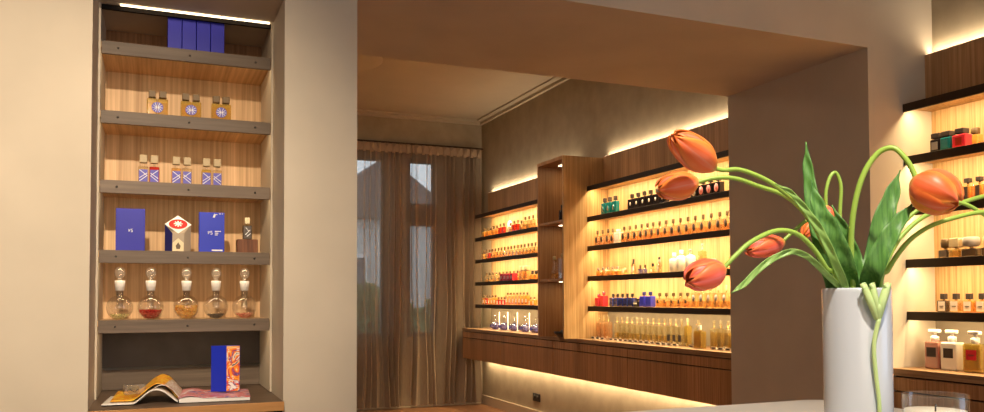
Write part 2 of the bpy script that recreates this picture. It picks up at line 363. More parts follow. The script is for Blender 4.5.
# counters ----------------------------------------------------------------
XC = 3.42
def counter(y0, y1, cuts, label, bottom=.585):
    t = thing('wall_counter', label, 'counter', (XC, y0, 0)); o = Vector((XC, y0, 0))
    def bx(a, b, bev=0): return MB().box(Vector(a)-o, Vector(b)-o, bev)
    bx((XC, y0, CT-.036), (XR, y1, CT), .002).obj('worktop', M['oaktop'], t)
    bx((XC+.03, y0, bottom+.012), (XR, y1, CT-.036)).obj('carcass', M['gap'], t)
    bx((XC+.012, y0, bottom), (XR, y1, bottom+.012)).obj('bottom_panel', M['oakd'], t)
    for a, b in zip(cuts, cuts[1:]):
        bx((XC+.004, a+.004, .832), (XC+.03, b-.004, CT-.044), .001).obj('drawer_front', M['oakd'], t)
        bx((XC+.004, a+.004, bottom+.004), (XC+.03, b-.004, .824), .001).obj('drawer_front', M['oakd'], t)
    bx((XC+.03, y0+.05, bottom-.006), (XC+.05, y1-.05, bottom)).obj('led_strip', M['led'], t) if False else None
    area_y('counter_led_light', XR-.06, bottom-.012, y0+.05, y1-.02, (.25, 0, -1), .015, 3.6*(y1-y0), (1, .74, .42))
    bx((XR-.07, y0+.05, bottom-.006), (XR-.05, y1-.05, bottom)).obj('led_strip', M['led'], t)
counter(4.0746, 9.14, [4.0746, 5.47, 6.75, 7.98, 9.14], 'long floating oak counter running under the far shelves')
counter(1.4, 3.0, [1.4, 2.2, 3.0], 'oak drawer counter under the front room shelves')
t = thing('wall_socket', 'black double socket on the lit wall under the counter', 'socket', (XR, 7.785, .245))
MB().box((-.010, -.085, -.042), (0, .085, .042), .003).obj('cover_plate', M['black'], t)
for y in (-.04, .04): MB().lathe([(0, -.003), (.019, -.003), (.022, .001), (0, .001)], (0, 0, 0), 16).obj('outlet', M['screw'], t, (-.0115, y, 0)).rotation_euler = (0, R(-90), 0)

# ------------------------------------------------------------------ niche cabinet
NL, NR, NF, NB = -.188, .4255, 3.302, 3.66
NS = [2.2595, 2.000, 1.741, 1.4816, 1.2223]; BASE = .932
t = thing('niche_shelving', 'built-in oak shelving in the lit niche left of the opening', 'shelving', (-.197, 3.0, 0)); O = Vector((-.197, 3.0, 0))
def bn(a, b, bev=0): return MB().box(Vector(a)-O, Vector(b)-O, bev)
bn((-.197, NB, 1.115), (.434, 3.68, 2.405)).obj('back_panel', M['oakn'], t)
bn((-.197, NB-.003, NS[0]-.002), (.434, NB, 2.405)).obj('top_back_panel', M['oakd'], t)
bn((-.197, NB-.004, 1.02), (.434, 3.68, 1.20)).obj('shaded_back_panel', M['shaded_back'], t)  # shaded upper part of the back, its shadow painted as a dark panel
bn((-.197, NB-.012, BASE), (.434, NB-.004, 1.012)).obj('lit_back_strip', M['lip'], t)  # lit part of the back below the shadow edge, painted as a lighter strip
for x0, x1 in ((-.197, -.190), (.427, .434)): bn((x0, NF+.01, BASE), (x1, NB-.012, 2.405)).obj('side_panel', M['wall'], t)
for z in NS:
    s = bn((NL-.002, NF+.014, z-.024), (NR+.001, NB, z-.002)).obj('shelf', M['oakn'], t)
    bn((NL+.001, NF, z-.048), (NR-.002, NF+.014, z), .0015).obj('shelf_front', M['lip'], s)
    area('niche_led_light', (.118, NF+.03, z-.028), (0, .45, -1), .58, .010, .45, (1, .76, .44), 170)
    for x in (-.13, .12, .365): MB().lathe([(0, 0), (.0035, 0), (.0045, -.002), (0, -.002)], (0, 0, 0), 10).obj('screw', M['screw'], s, Vector((x, NF-.002, z-.024))-O).rotation_euler = (R(90), 0, 0)
bn((-.197, 2.985, BASE-.03), (.434, NB, BASE-.002)).obj('base_board', M['basew'], t)
bn((-.197, 2.975, BASE-.032), (.434, 2.985, BASE), .001).obj('board_edge', M['edge'], t)
bn((-.197, 2.995, .10), (.434, 3.02, BASE-.045), .001).obj('drawer_front', M['oakd'], t)
bn((-.197, 3.02, 0), (.434, 3.64, BASE-.03)).obj('carcass', M['gap'], t)
bn((-.125, 3.306, 2.399), (.419, 3.313, 2.4045)).obj('led_strip', M['led'], t)
bn((-.197, 3.33, 2.388), (.434, 3.345, 2.405)).obj('dark_gap_strip', M['gap'], t)  # black strip paints the dark recess behind the LED line

# ------------------------------------------------------------------ bottles
def make_bottle(sp):
    """sp: w, d, h body; shape box|round; cap (w, h, kind, material); glass; liquid; label"""
    t = bpy.data.objects.new(sp.get('name', 'perfume_bottle'), None); COL.objects.link(t); t.empty_display_size = .02
    w, d, h = sp['w'], sp['d'], sp['h']; nk = sp.get('neck', .006); nr = sp.get('nr', .006)
    b = MB()
    if sp.get('shape', 'box') == 'box': b.box((-w/2, -d/2, 0), (w/2, d/2, h), min(w, d)*.12)
    elif sp['shape'] == 'round': b.lathe([(0, 0), (w*.47, 0), (w*.5, h*.04), (w*.5, h*.82), (w*.44, h*.92), (nr*1.3, h), (0, h)], n=18)
    elif sp['shape'] == 'oval': b.lathe([(0, 0), (w*.3, 0), (w*.46, h*.2), (w*.5, h*.5), (w*.42, h*.8), (nr*1.3, h), (0, h)], n=18, sy=d/w)
    b.obj('glass_body', sp['glass'], t)
    if sp.get('liquid'):
        e = .004
        MB().box((-w/2+e, -d/2+e, e), (w/2-e, d/2-e, h*sp.get('fill', .8)), .002).obj('liquid', sp['liquid'], t) if sp.get('shape', 'box') == 'box' else MB().lathe([(0, e), (w*.5-e, e), (w*.5-e, h*sp.get('fill', .7)), (0, h*sp.get('fill', .7))], n=16).obj('liquid', sp['liquid'], t)
    MB().lathe([(0, h), (nr, h), (nr, h+nk), (0, h+nk)], n=12).obj('neck', sp.get('neckm', M['brass']), t)
    cw, ch, ck, cmt = sp['cap']; z = h+nk
    c = MB()
    if ck == 'box': c.box((-cw/2, -min(cw, d)/2, z), (cw/2, min(cw, d)/2, z+ch), cw*.08)
    elif ck == 'round': c.lathe([(0, z), (cw*.46, z), (cw*.5, z+ch*.1), (cw*.5, z+ch*.9), (cw*.45, z+ch), (0, z+ch)], n=16)
    elif ck == 'ball': c.lathe([(0, z)]+[(cw*.5*math.sin(a), z+ch/2-ch/2*math.cos(a)) for a in [math.pi*k/8 for k in range(1, 8)]]+[(0, z+ch)], n=16)
    elif ck == 'wide': c.lathe([(0, z), (cw*.35, z), (cw*.5, z+ch*.15), (cw*.52, z+ch*.5), (cw*.5, z+ch*.9), (cw*.42, z+ch), (0, z+ch)], n=20)
    elif ck == 'pump':
        c.lathe([(0, z), (cw*.32, z), (cw*.32, z+ch*.4), (cw*.2, z+ch*.45), (cw*.12, z+ch*.5), (cw*.12, z+ch*.72), (0, z+ch*.72)], n=14)
        c.box((-cw*.5, -cw*.2, z+ch*.7), (cw*.42, cw*.2, z+ch), cw*.06)
    elif ck == 'spray':
        c.lathe([(0, z), (cw*.3, z), (cw*.3, z+ch*.35), (cw*.14, z+ch*.4), (cw*.14, z+ch*.6), (cw*.42, z+ch*.62), (cw*.42, z+ch), (0, z+ch)], n=12)
    c.obj({'pump': 'pump_head'}.get(ck, 'cap'), cmt, t)
    lb = sp.get('label')
    if lb:
        lw_, lh, lz, lm = lb[:4]
        if len(lb) > 4 and lb[4] == 'disc':
            q = MB().lathe([(0, .0008), (lw_/2, .0008), (lw_/2, -.0004), (0, -.0004)], n=16).obj('label', lm, t, (0, -d/2-.0006, lz)); q.rotation_euler = (R(90), 0, 0); q.scale = (1, lh/lw_, 1)
        elif sp.get('shape', 'box') == 'box':
            q = MB().box((-lw_/2, -d/2-.0012, lz-lh/2), (lw_/2, -d/2-.0002, lz+lh/2)).obj('label', lm, t)
            if len(lb) > 4 and lb[4] == 'text': MB().box((-lw_*.3, -d/2-.0020, lz-.0022), (lw_*.3, -d/2-.0012, lz+.0016)).box((-lw_*.2, -d/2-.0020, lz-.008), (lw_*.2, -d/2-.0012, lz-.0066)).obj('print', M['labdk'], q)
        else:
            r_ = w/2+.0008; a0 = lw_/2/r_
            MB().grid(lambda u, v: Vector((r_*math.sin(-a0+2*a0*u), -r_*math.cos(-a0+2*a0*u), lz-lh/2+lh*v)), 8, 1).obj('label', lm, t)
    if sp.get('extra'): sp['extra'](t, sp)
    return t
PROTO = {}
def taller(key, sp):
    f = 1.0
    for k_, v_ in (('teal', 1.3), ('dark', 1.3), ('dp', 1.3), ('med', 1.22), ('wb', 1.3), ('small', 1.25), ('mg', 1.3), ('wh', 1.22), ('amt', 1.1), ('rd', 1.08), ('navy', 1.08), ('bluebt', 1.15), ('ambs', 1.22), ('grl', 1.25),
                   ('tall', 1.2), ('bigy', 1.15), ('f0', 1.3), ('f1', 1.3), ('f2', 1.2), ('f3', 1.2), ('fr0', 1.2), ('fr1', 1.2), ('fr2', .95), ('fr3', 1.0), ('soap', .9)):
        if key.startswith(k_): f = v_
    if f == 1: return sp
    sp = dict(sp); sp['h'] *= f; sp['neck'] = sp.get('neck', .006)*f; c = sp['cap']; sp['cap'] = (c[0], c[1]*f, c[2], c[3])
    if sp.get('label'): l = sp['label']; sp['label'] = (l[0], l[1]*f, l[2]*f)+tuple(l[3:])
    return sp
def put(key, sp, loc, rz, label, group=None, cat='bottle', jit=.0):
    if key not in PROTO:
        o = make_bottle(taller(key, sp)); PROTO[key] = o; bpy.context.view_layer.update(); reg(o)
    else:
        o = copy_tree(PROTO[key])
    o.location = loc; o.rotation_euler = (0, 0, rz+random.uniform(-jit, jit))
    tag(o, label, cat, group); return o
ORD = 'first second third fourth fifth sixth seventh eighth ninth tenth eleventh twelfth thirteenth fourteenth fifteenth sixteenth seventeenth eighteenth nineteenth twentieth twenty-first twenty-second twenty-third twenty-fourth'.split()
WX = R(-90)                                  # faces the room (-X)
def row(key, sp, ys, x, z, text, group, jit=.06, cat='bottle'):
    for k, y in enumerate(ys):
        put(key, sp, (x, y, z+.0005), WX, text % ORD[k], group, cat, jit)
g_ = M
# right bay, top shelf
row('teal', dict(w=.070, d=.04, h=.078, glass=g_['teal'], cap=(.026, .028, 'box', g_['labdk']), label=(.036, .036, .038, g_['tealg'], 'disc')), [6.09, 6.005, 5.915], 3.60, SH[0], 'teal square bottle, %s from the left on the top shelf right of the tower', 'teal bottles')
row('dark', dict(w=.082, d=.04, h=.066, glass=g_['darkbox'], cap=(.024, .026, 'box', g_['labdk']), label=(.022, .022, .036, g_['lab'], 'disc')), [5.64, 5.55, 5.46, 5.37, 5.28, 5.19], 3.59, SH[0], 'near-black square bottle with pale emblem, %s from the left on the top shelf', 'dark bottles on the top shelf')
for k, (y, mm2, c) in enumerate([(4.80, 'darkbox', 'lab'), (4.715, 'darkbox', 'labpink'), (4.63, 'darkbox', 'labpink'), (4.545, 'darkbox', 'labpink')]):
    put('dp'+c, dict(w=.078, d=.04, h=.062, glass=g_[mm2], cap=(.026, .022, 'box', g_['labdk']), label=(.044, .044, .032, g_[c], 'disc')), (3.59, y, SH[0]+.0005), WX,
        ['black square bottle with cream disc beside the upper tulip stems', 'black bottle with pink disc next to the cream disc one', 'middle of the black bottles with pink discs near the pier', 'black bottle with pink disc nearest the pier on the top shelf'][k], 'black bottles with round labels')
# second shelf: the long row
r2 = [6.218, 6.131, 6.037, 5.961, 5.782, 5.696, 5.605, 5.518, 5.437, 5.357, 5.271, 5.182, 5.093, 5.003, 4.91, 4.823, 4.732, 4.641, 4.55, 4.47, 4.385, 4.30]
row('med', dict(w=.064, d=.032, h=.070, glass=g_['pinkg'], liquid=g_['honey'], fill=.55, cap=(.022, .026, 'round', g_['gold']), neck=.014, nr=.004, label=(.032, .044, .042, g_['labdk'], 'disc')), r2, 3.60, SH[1],
    'pale amber bottle with dark oval medallion, %s from the tower on the second shelf', 'medallion bottles in a long row', .0)
put('wb', dict(w=.085, d=.045, h=.072, glass=g_['lab'], cap=(.03, .014, 'box', g_['whitep']), label=(.05, .03, .04, g_['whitep'])), (3.60, 5.872, SH[1]), WX, 'white carton-like bottle among the medallion bottles on the second shelf')
# third shelf
row('smallc', dict(w=.040, d=.034, h=.046, shape='round', glass=g_['clear'], liquid=g_['honey'], cap=(.020, .020, 'round', g_['clear']), label=(.024, .018, .026, g_['lab'])), [6.20, 6.125, 6.05, 5.975, 5.90, 5.825], 3.63, SH[2], 'small clear bottle of orange oil, %s from the tower on the third shelf back row', 'small orange oil bottles', .3)
row('smallf', dict(w=.038, d=.034, h=.034, shape='round', glass=g_['amber'], liquid=g_['amber'], cap=(.020, .016, 'round', g_['labgrey'])), [6.16, 6.08, 6.0, 5.92, 5.84], 3.57, SH[2], 'tiny amber bottle, %s from the tower in the third shelf front row', 'tiny amber bottles', .3)
for k, (y, x, h_, c, lab) in enumerate([(5.66, 3.61, .072, 'black', 'slim clear bottle with black cap left in the third shelf middle group'), (5.60, 3.57, .052, 'black', 'shorter black capped clear bottle in the third shelf middle group'),
        (5.50, 3.57, .030, 'gold', 'very small lilac bottle in the third shelf middle group'), (5.43, 3.57, .030, 'gold', 'second very small lilac bottle right of its twin on the third shelf'),
        (5.37, 3.60, .036, 'black', 'small black capped bottle in front of the third shelf back panel'), (5.31, 3.62, .072, 'black', 'tall clear bottle at the right of the third shelf middle group'), (5.25, 3.58, .055, 'labgrey', 'clear bottle with grey cap before the white ones on the third shelf')]):
    put('mg%d' % k, dict(w=.034, d=.03, h=h_, shape='round' if k % 2 else 'box', glass=g_['lilac' if k in (2, 3) else 'clear'], liquid=g_['paleg'], cap=(.018, .018, 'round', g_[c]), label=(.02, h_*.4, h_*.45, g_['lab'])), (x, y, SH[2]), WX, lab)
for k, (y, h_, ck, lab) in enumerate([(5.085, .088, 'round', 'leftmost tall white bottle on the third shelf'), (4.995, .100, 'round', 'middle tall white bottle on the third shelf'), (4.885, .100, 'spray', 'white bottle with dark nozzle on the third shelf')]):
    put('wh%d' % k, dict(w=.075, d=.06, h=h_, shape='round', glass=g_['whitep'], cap=(.03, .026, ck, g_['whitep' if k < 2 else 'labgrey']), nr=.009), (3.60, y, SH[2]), WX, lab, 'white cosmetic bottles')
put('amt', dict(w=.055, d=.04, h=.13, glass=g_['honey'], liquid=g_['amber'], cap=(.02, .045, 'spray', g_['labgrey'])), (3.64, 4.80, SH[2]), WX, 'tall amber bottle with grey sprayer behind the lowest tulip')
put('jar', dict(name='cosmetic_jar', w=.09, d=.09, h=.05, shape='round', glass=g_['whitep'], cap=(.088, .03, 'wide', g_['labgrey']), nr=.03, neck=.002), (3.60, 4.66, SH[2]), WX, 'white jar with grey lid on the third shelf above the lowest tulip', None, 'jar')
# fourth shelf
for k, (y, h_) in enumerate([(6.205, .068), (6.12, .085)]):
    put('rd%d' % k, dict(w=.062, d=.05, h=h_, shape='box', glass=g_['redbox'], cap=(.028, .026, 'round', g_['redbox']), nr=.008), (3.60, y, SH[3]), WX, ['smaller red bottle on the fourth shelf next to the tower', 'larger red bottle on the fourth shelf, left of the navy ones'][k], 'red bottles')
row('navy', dict(w=.062, d=.05, h=.068, glass=g_['navyg'], cap=(.024, .026, 'round', g_['black']), label=(.03, .02, .03, g_['bluedk'])), [5.965, 5.89, 5.815, 5.74, 5.665], 3.60, SH[3], 'navy blue bottle, %s from the red ones on the fourth shelf', 'navy bottles')
put('smallbox', dict(name='small_carton', w=.06, d=.05, h=.036, glass=g_['black'], cap=(.03, .01, 'box', g_['black']), label=(.05, .01, .022, g_['whitep'])), (3.60, 5.59, SH[3]), WX, 'low black carton with white stripe between navy and blue bottles', None, 'box')
row('bluebt', dict(w=.070, d=.05, h=.074, glass=g_['blueg'], cap=(.03, .024, 'round', g_['bluedk'])), [5.495, 5.405], 3.60, SH[3], 'bright ultramarine bottle, %s of two on the fourth shelf', 'ultramarine bottles')
row('ambs', dict(w=.056, d=.04, h=.056, glass=g_['paleg'], liquid=g_['amber'], fill=.7, cap=(.024, .022, 'round', g_['gold']), neck=.012, nr=.004, label=(.016, .02, .036, g_['labdk'])), [5.28, 5.19, 5.10, 5.01, 4.925], 3.60, SH[3], 'small amber bottle, %s right of the ultramarine ones', 'small amber bottles on the fourth shelf')
row('grl', dict(w=.064, d=.04, h=.085, glass=g_['paleg'], liquid=g_['honey'], fill=.45, cap=(.018, .030, 'round', g_['goldlt']), neck=.012, nr=.004, label=(.034, .040, .055, g_['labgrey'], 'disc')), [4.83, 4.745, 4.66, 4.575, 4.49, 4.40], 3.60, SH[3], 'clear bottle with grey oval label, %s from the left on the fourth shelf', 'grey label bottles')
# counter of the right bay: tall slim decanters with tags
def tall(key, glassm, liq, capm, h_=.120, w=.050, lab=None, fill=.55):
    return dict(w=w, d=.042, h=h_, glass=g_[glassm], liquid=g_[liq], fill=fill, cap=(.020, .028, 'round', g_[capm]), neck=.016, nr=.006, label=lab)
row('tallam', tall('a', 'pinkg', 'honey', 'paleg', .125, .055, None, .9), [6.20, 6.12, 6.04], 3.60, CT, 'tall amber bottle, %s from the tower on the counter', 'tall amber bottles')
yy = [5.90-.076*k for k in range(10)]
row('tallcl', tall('c', 'paleg', 'yellow', 'paleg', .118, .046, None, .45), yy, 3.60, CT, 'tall slim clear bottle with pale stopper, %s of the counter row', 'slim pale stoppered bottles')
yz = [5.14, 5.07, 5.0]
row('tallbk', tall('b', 'paleg', 'paleg', 'paleg', .120, .046, (.034, .040, .045, g_['labdk'])), yz, 3.60, CT, 'tall clear bottle with square black label, %s of three', 'black label bottles')
put('tally', tall('y', 'yellow', 'paleg', 'goldlt', .125, .040), (3.60, 4.925, CT), WX, 'tall yellow tinted bottle right of the black labelled ones')
row('tallcr', tall('r', 'paleg', 'yellow', 'paleg', .118, .050, None, .8), [4.80, 4.625, 4.55, 4.475, 4.40, 4.325], 3.60, CT, 'tall straw coloured bottle, %s from the left by the pier', 'straw coloured bottles')
put('bigy', dict(w=.085, d=.05, h=.105, glass=g_['yellow'], liquid=g_['yellow'], fill=.75, cap=(.026, .03, 'round', g_['whitep'])), (3.535, 4.70, CT), WX, 'wide golden bottle standing forward on the counter near the pier')
for k, y in enumerate([6.20, 6.12, 6.04]+yy+yz+[4.80, 4.55, 4.475, 4.40]):
    o = MB().prism([(-.012, 0), (.012, 0), (.012, .003), (-.012, .020), (-.012, .003)][:4], -.026, .026, lambda v: Vector((v.x, v.z, v.y))).obj('name_tag', M['lab'])
    q = MB().box((-.0135, -.018, .005), (-.0115, .018, .014)).obj('print', M['labdk'], o)
    o.location = (3.545, y, CT+.0005)
    tag(o, 'small cream tag standing in front of the counter bottles, %s from the tower' % ORD[k], 'tag', 'name tags along the counter')

# far bay ---------------------------------------------------------------
FX = 3.60
for k, y in enumerate([8.86-.095*i for i in range(15)]):
    c = 'redg' if k in (5, 6, 9, 10) else ('amber' if k < 5 else 'paleg')
    if k == 7: continue
    tall_ = .072 if k > 11 else (.060 if k in (5, 6, 9, 10) else .05)
    put('f0'+c+str(tall_), dict(w=.060, d=.036, h=tall_, glass=g_[c], liquid=g_['honey'], fill=.6, cap=(.022, .024, 'round', g_['gold']), neck=.010, nr=.004), (FX, y, SH[0]), WX, '%s bottle, %s from the curtain on the far bay top shelf' % ({'redg': 'small red', 'amber': 'small amber', 'paleg': 'pale'}[c], ORD[k]), 'far bay top shelf bottles')
t = thing('round_paper_fan', 'round white disc ornament standing on the far bay top shelf', 'ornament', (3.63, 8.195, SH[0]), WX)
MB().lathe([(0, 0), (.055, 0), (.06, .006), (.055, .012), (0, .012)], n=28).obj('disc', M['whitep'], t, (0, .006, .085)).rotation_euler = (R(90), 0, 0)
MB().box((-.02, -.015, 0), (.02, .015, .006)).tube([(0, 0, .006), (0, 0, .03)], .004).obj('stand', M['goldlt'], t)
for k, y in enumerate([8.88-.088*i for i in range(17)]):
    c = ['amber', 'pinkg', 'redg', 'paleg'][(k*7) % 4 if k < 5 else 3 if k % 3 else 1]
    put('f1'+c, dict(w=.056, d=.036, h=.052, glass=g_[c], liquid=g_['honey'], fill=.6, cap=(.020, .026, 'round', g_['gold']), neck=.010, nr=.004, label=(.02, .02, .03, g_['labdk'], 'disc')), (FX, y, SH[1]), WX, '%s bottle, %s from the curtain on the far bay second shelf' % ({'redg': 'red', 'amber': 'amber', 'paleg': 'pale', 'pinkg': 'pinkish'}[c], ORD[k]), 'far bay second shelf bottles')
for k, y in enumerate([8.87-.098*i for i in range(12)]):
    put('f2', dict(w=.058, d=.034, h=.058, glass=g_['paleg'], liquid=g_['honey'], fill=.5, cap=(.020, .022, 'round', g_['gold']), neck=.010, nr=.004, label=(.02, .02, .03, g_['labdk'], 'disc')), (3.63, y, SH[2]), WX, 'pale bottle with gold cap, %s from the curtain on the far bay third shelf' % ORD[k], 'far bay third shelf bottles')
for k, y in enumerate([8.22, 8.13, 8.04, 7.95]):
    o = MB().box((-.03, -.04, 0), (.03, .04, .075), .002).obj('perfume_carton', M['redbox'], None, (3.565, y, SH[2]+.0005)); MB().box((-.0315, -.025, .02), (-.030, .025, .05)).obj('label', M['labpink'], o)
    tag(o, 'red carton on the far bay third shelf, %s from the left' % ORD[k], 'box', 'red cartons')
for k, y in enumerate([7.80, 7.68]):
    put('f2b', dict(w=.088, d=.05, h=.078, glass=g_['honey'], cap=(.065, .042, 'box', g_['goldlt']), neck=.004, nr=.01), (3.60, y, SH[2]), WX, ['left big orange bottle with square olive cap on the far bay third shelf', 'right big orange bottle with square olive cap beside its twin'][k], 'big orange bottles')
for k, y in enumerate([7.55, 7.46]):
    put('f2c', dict(w=.07, d=.04, h=.04, glass=g_['amber'], cap=(.03, .03, 'round', g_['labdk'])), (3.60, y, SH[2]), WX, ['small dark capped bottle right of the big orange ones', 'rightmost dark capped bottle on the third shelf beside the tower'][k], 'small dark capped bottles')
for k, y in enumerate([8.87-.085*i for i in range(17)]):
    c = 'redg' if k in (1, 5, 6, 7) else 'amber'
    hh = .085 if k > 7 and k < 15 else (.062 if k < 5 else .045)
    put('f3%s%s' % (c, hh), dict(w=.058, d=.036, h=hh, glass=g_[c], liquid=g_['honey'], fill=.6, cap=(.022, .018, 'round', g_['gold']), neck=.008, nr=.004, label=(.026, .03, hh*.45, g_['lab'])), (FX, y, SH[3]), WX, '%s bottle, %s from the curtain on the far bay fourth shelf' % ('dark red' if c == 'redg' else 'amber', ORD[k]), 'far bay fourth shelf bottles')
# decanters with white rods on the far counter
for k, y in enumerate([8.583, 8.323, 8.05, 7.767, 7.523]):
    put('dec', dict(name='reed_diffuser', w=.13, d=.11, h=.085, shape='oval', glass=g_['lilac'], cap=(.036, .036, 'ball', g_['stopg']), neck=.045, nr=.012, neckm=g_['clear'], label=(.05, .03, .04, g_['labblue'])), (3.62, y, CT), WX, 'round blue-violet decanter, %s from the curtain on the far counter' % ORD[k], 'decanters on the far counter', 'decanter')
for k, y in enumerate([8.423, 8.185, 7.932, 7.631]):
    o = MB().lathe([(0, 0), (.018, 0), (.018, .004), (.0055, .008), (.0055, .200), (0, .202)], n=14).obj('white_stick', M['whitep'], None, (3.60, y, CT+.0005))
    tag(o, 'thin white upright stick, %s from the curtain between the decanters' % ORD[k], 'stick', 'white sticks between the decanters')
# tower contents
put('tw1', dict(w=.075, d=.06, h=.17, shape='round', glass=g_['darkbox'], cap=(.032, .045, 'round', g_['black'])), (3.46, 6.56, 1.985), WX, 'tall dark bottle on the upper shelf of the wooden tower')
put('tw1b', dict(w=.065, d=.05, h=.11, shape='round', glass=g_['darkbox'], cap=(.028, .035, 'round', g_['black'])), (3.40, 6.50, 1.985), WX, 'shorter dark bottle in front of the tall one in the tower')
for k, (x, y, h_) in enumerate([(3.40, 6.66, .17), (3.42, 6.54, .19), (3.50, 6.62, .26)]):
    put('tw2%d' % k, dict(w=.07, d=.05, h=h_, shape='box', glass=g_['clear'], liquid=g_['honey'], fill=.3, cap=(.03, .035, 'round', g_['goldlt'])), (x, y, 1.468), WX, ['leftmost clear bottle on the lower tower shelf', 'middle clear bottle on the lower tower shelf', 'tallest clear bottle at the back of the lower tower shelf'][k], 'clear bottles in the tower')
t = thing('black_bowl', 'low black bowl on the counter inside the wooden tower', 'bowl', (3.43, 6.56, CT))
MB().lathe([(0, 0), (.04, 0), (.075, .03), (.085, .05), (.078, .05), (.065, .03), (0, .012)], n=24).obj('bowl_shell', M['black'], t)
MB().lathe([(0, 0), (.03, .01), (.035, .03), (.02, .05), (0, .055)], (0, 0, .014), 16).obj('lid', M['black'], t)

# front room shelves ----------------------------------------------------
for k, (y, c, cap_, lab) in enumerate([(2.852, 'darkbox', 'labdk', 'dark brown square bottle left on the top shelf beside the front wall'), (2.795, 'teal', 'labdk', 'teal square bottle between the dark and the red one'), (2.722, 'redbox', 'labdk', 'red square bottle with dark window on the front room top shelf')]):
    put('fr0%d' % k, dict(w=.055 if k < 2 else .072, d=.05, h=.056, glass=g_[c], cap=(.046, .022, 'box', g_[cap_]), neck=.003, nr=.012, label=(.034, .032, .028, g_[['labgrey', 'tealg', 'redg'][k]])), (3.595, y, SH[0]), WX, lab, 'square bottles on the front room top shelf')
o = put('fr03', dict(w=.05, d=.04, h=.056, glass=g_['amber'], cap=(.04, .024, 'round', g_['gold']), neck=.003, nr=.01), (3.66, 2.70, SH[0]), WX, 'amber bottle with round gold cap behind the red one')
for k, y in enumerate([2.70, 2.64, 2.575, 2.51]):
    put('fr1', dict(w=.046, d=.035, h=.062, glass=g_['amber'], liquid=g_['amber'], cap=(.026, .018, 'box', g_['labdk']), neck=.014, nr=.004, label=(.02, .05, .034, g_['labdk'])), (3.60, y, SH[1]), WX, 'black capped amber bottle, %s right of the big tulip' % ORD[k], 'bottles behind the right tulip')
for k, (y, c, b_, w_) in enumerate([(2.826, 'brown', 'smoke', .044), (2.768, 'goldlt', 'yellow', .050), (2.690, 'bluedk', 'smoke', .072), (2.60, 'brown', 'smoke', .05)]):
    put('fr2%d' % k, dict(w=w_+.006, d=.045, h=.042, glass=g_[b_], liquid=g_['honey'], cap=(w_, .048, 'wide' if k != 1 else 'box', g_['labgrey'] if k == 2 else (g_['gold'] if k == 0 else g_['goldlt'])), neck=.010, nr=.008), (3.60, y, SH[2]), WX, ['bottle with ribbed brown cap left on the third front shelf', 'yellow bottle with patterned brass cap on the third front shelf', 'smoked bottle under a big dark grey cap on the third front shelf', 'rightmost brown capped bottle on the third front shelf'][k], 'large capped bottles')
for k, y in enumerate([2.842, 2.775, 2.706, 2.640, 2.575]):
    c = ['smoke', 'paleg', 'amber', 'honey', 'honey'][k]
    put('fr3'+c, dict(w=.054, d=.035, h=.056, glass=g_[c], liquid=g_['honey'], cap=(.024, .028, 'box', g_['labdk']), neck=.006, nr=.006, label=(.036, .046, .028, g_['lab'], 'text')), (3.60, y, SH[3]), WX, ['smoked bottle with pink-white label, first beside the front wall', 'pale bottle with white label, second from the front wall', 'orange bottle with white label, third from the front wall', 'honey bottle with white label, fourth from the front wall', 'honey bottle with white label at the frame edge'][k], 'white label bottles')
for k, (y, c, lm, w_, lab) in enumerate([(2.883, 'rose', 'labdk', .078, 'rose coloured soap pump bottle with dark label'), (2.790, 'whitep', 'labdk', .088, 'white soap pump bottle with dark label'), (2.655, 'yellow', 'redbox', .092, 'yellow soap pump bottle with red label')]):
    put('soap%d' % k, dict(name='soap_dispenser', w=w_, d=.06, h=.150, glass=g_[c], liquid=g_['yellow' if k == 2 else 'rose'] if k != 1 else None, cap=(.062, .062, 'pump', g_['whitep']), neck=.004, nr=.014, neckm=g_['whitep'], label=(.052, .052, .092, g_[lm], 'text')), (3.585-.02*(k == 2), y, CT), WX, lab, 'soap pump bottles', 'soap bottle')

# ------------------------------------------------------------------ niche contents
def blue_box(x, w_, h_, y, z, d_, mt, lab, grp=None, name='gift_box'):
    o = MB().box((-w_/2, 0, 0), (w_/2, d_, h_), .0012).obj(name, mt, None, (x, y, z+.0005)); return tag(o, lab, 'box', grp)
def strokes(parent, segs, wd, mt, y, name='emblem'):
    b = MB()
    for (x0, z0), (x1, z1) in segs:
        a, c = Vector((x0, y, z0)), Vector((x1, y, z1)); d = (c-a); n = Vector((-d.z, 0, d.x)).normalized()*wd/2
        vs = [b.bm.verts.new(p+Vector((0, q, 0))) for q in (-.0008, 0) for p in (a-n, c-n, c+n, a+n)]
        for f in ((0, 1, 2, 3), (7, 6, 5, 4), (0, 4, 5, 1), (1, 5, 6, 2), (2, 6, 7, 3), (3, 7, 4, 0)): b.bm.faces.new([vs[i] for i in f])
    return b.obj(name, mt, parent)
for k in range(4):
    blue_box(.0665+.0525*k, .0505, .150, 3.345, NS[0], .12, M['blue'], 'deep blue carton standing on the top niche shelf, %s from the left' % ORD[k], 'four blue cartons on the top niche shelf')
def starlabel(half):
    def ex(t, sp):
        w_, d_, h_ = sp['w'], sp['d'], sp['h']
        cx = half*w_/2; y = -d_/2-.0008; cz = h_*.48
        b = MB()
        r_ = .020
        pts = [(cx, cz-r_)]+[(cx-half*r_*math.sin(a), cz-r_*math.cos(a)) for a in [math.pi*k/8 for k in range(1, 8)]]+[(cx, cz+r_)]
        b.prism([(p[0], p[1]) for p in pts], -y-.0004, -y, lambda v: Vector((v.x, -v.z, v.y)))
        lb = b.obj('label', M['labblue'], t)
        strokes(lb, [((cx-half*.001, cz), (cx-half*r_*.9*math.sin(a), cz+r_*.9*math.cos(a))) for a in (R(25), R(60), R(95), R(130), R(160))], .0018, M['white'], y-.0006, 'print')
    return ex
n2x = [-.0185, .0285, .0935, .1405, .1995, .2475]
n2x = [(-.0115, .0265), (.109, .147), (.221, .258)]
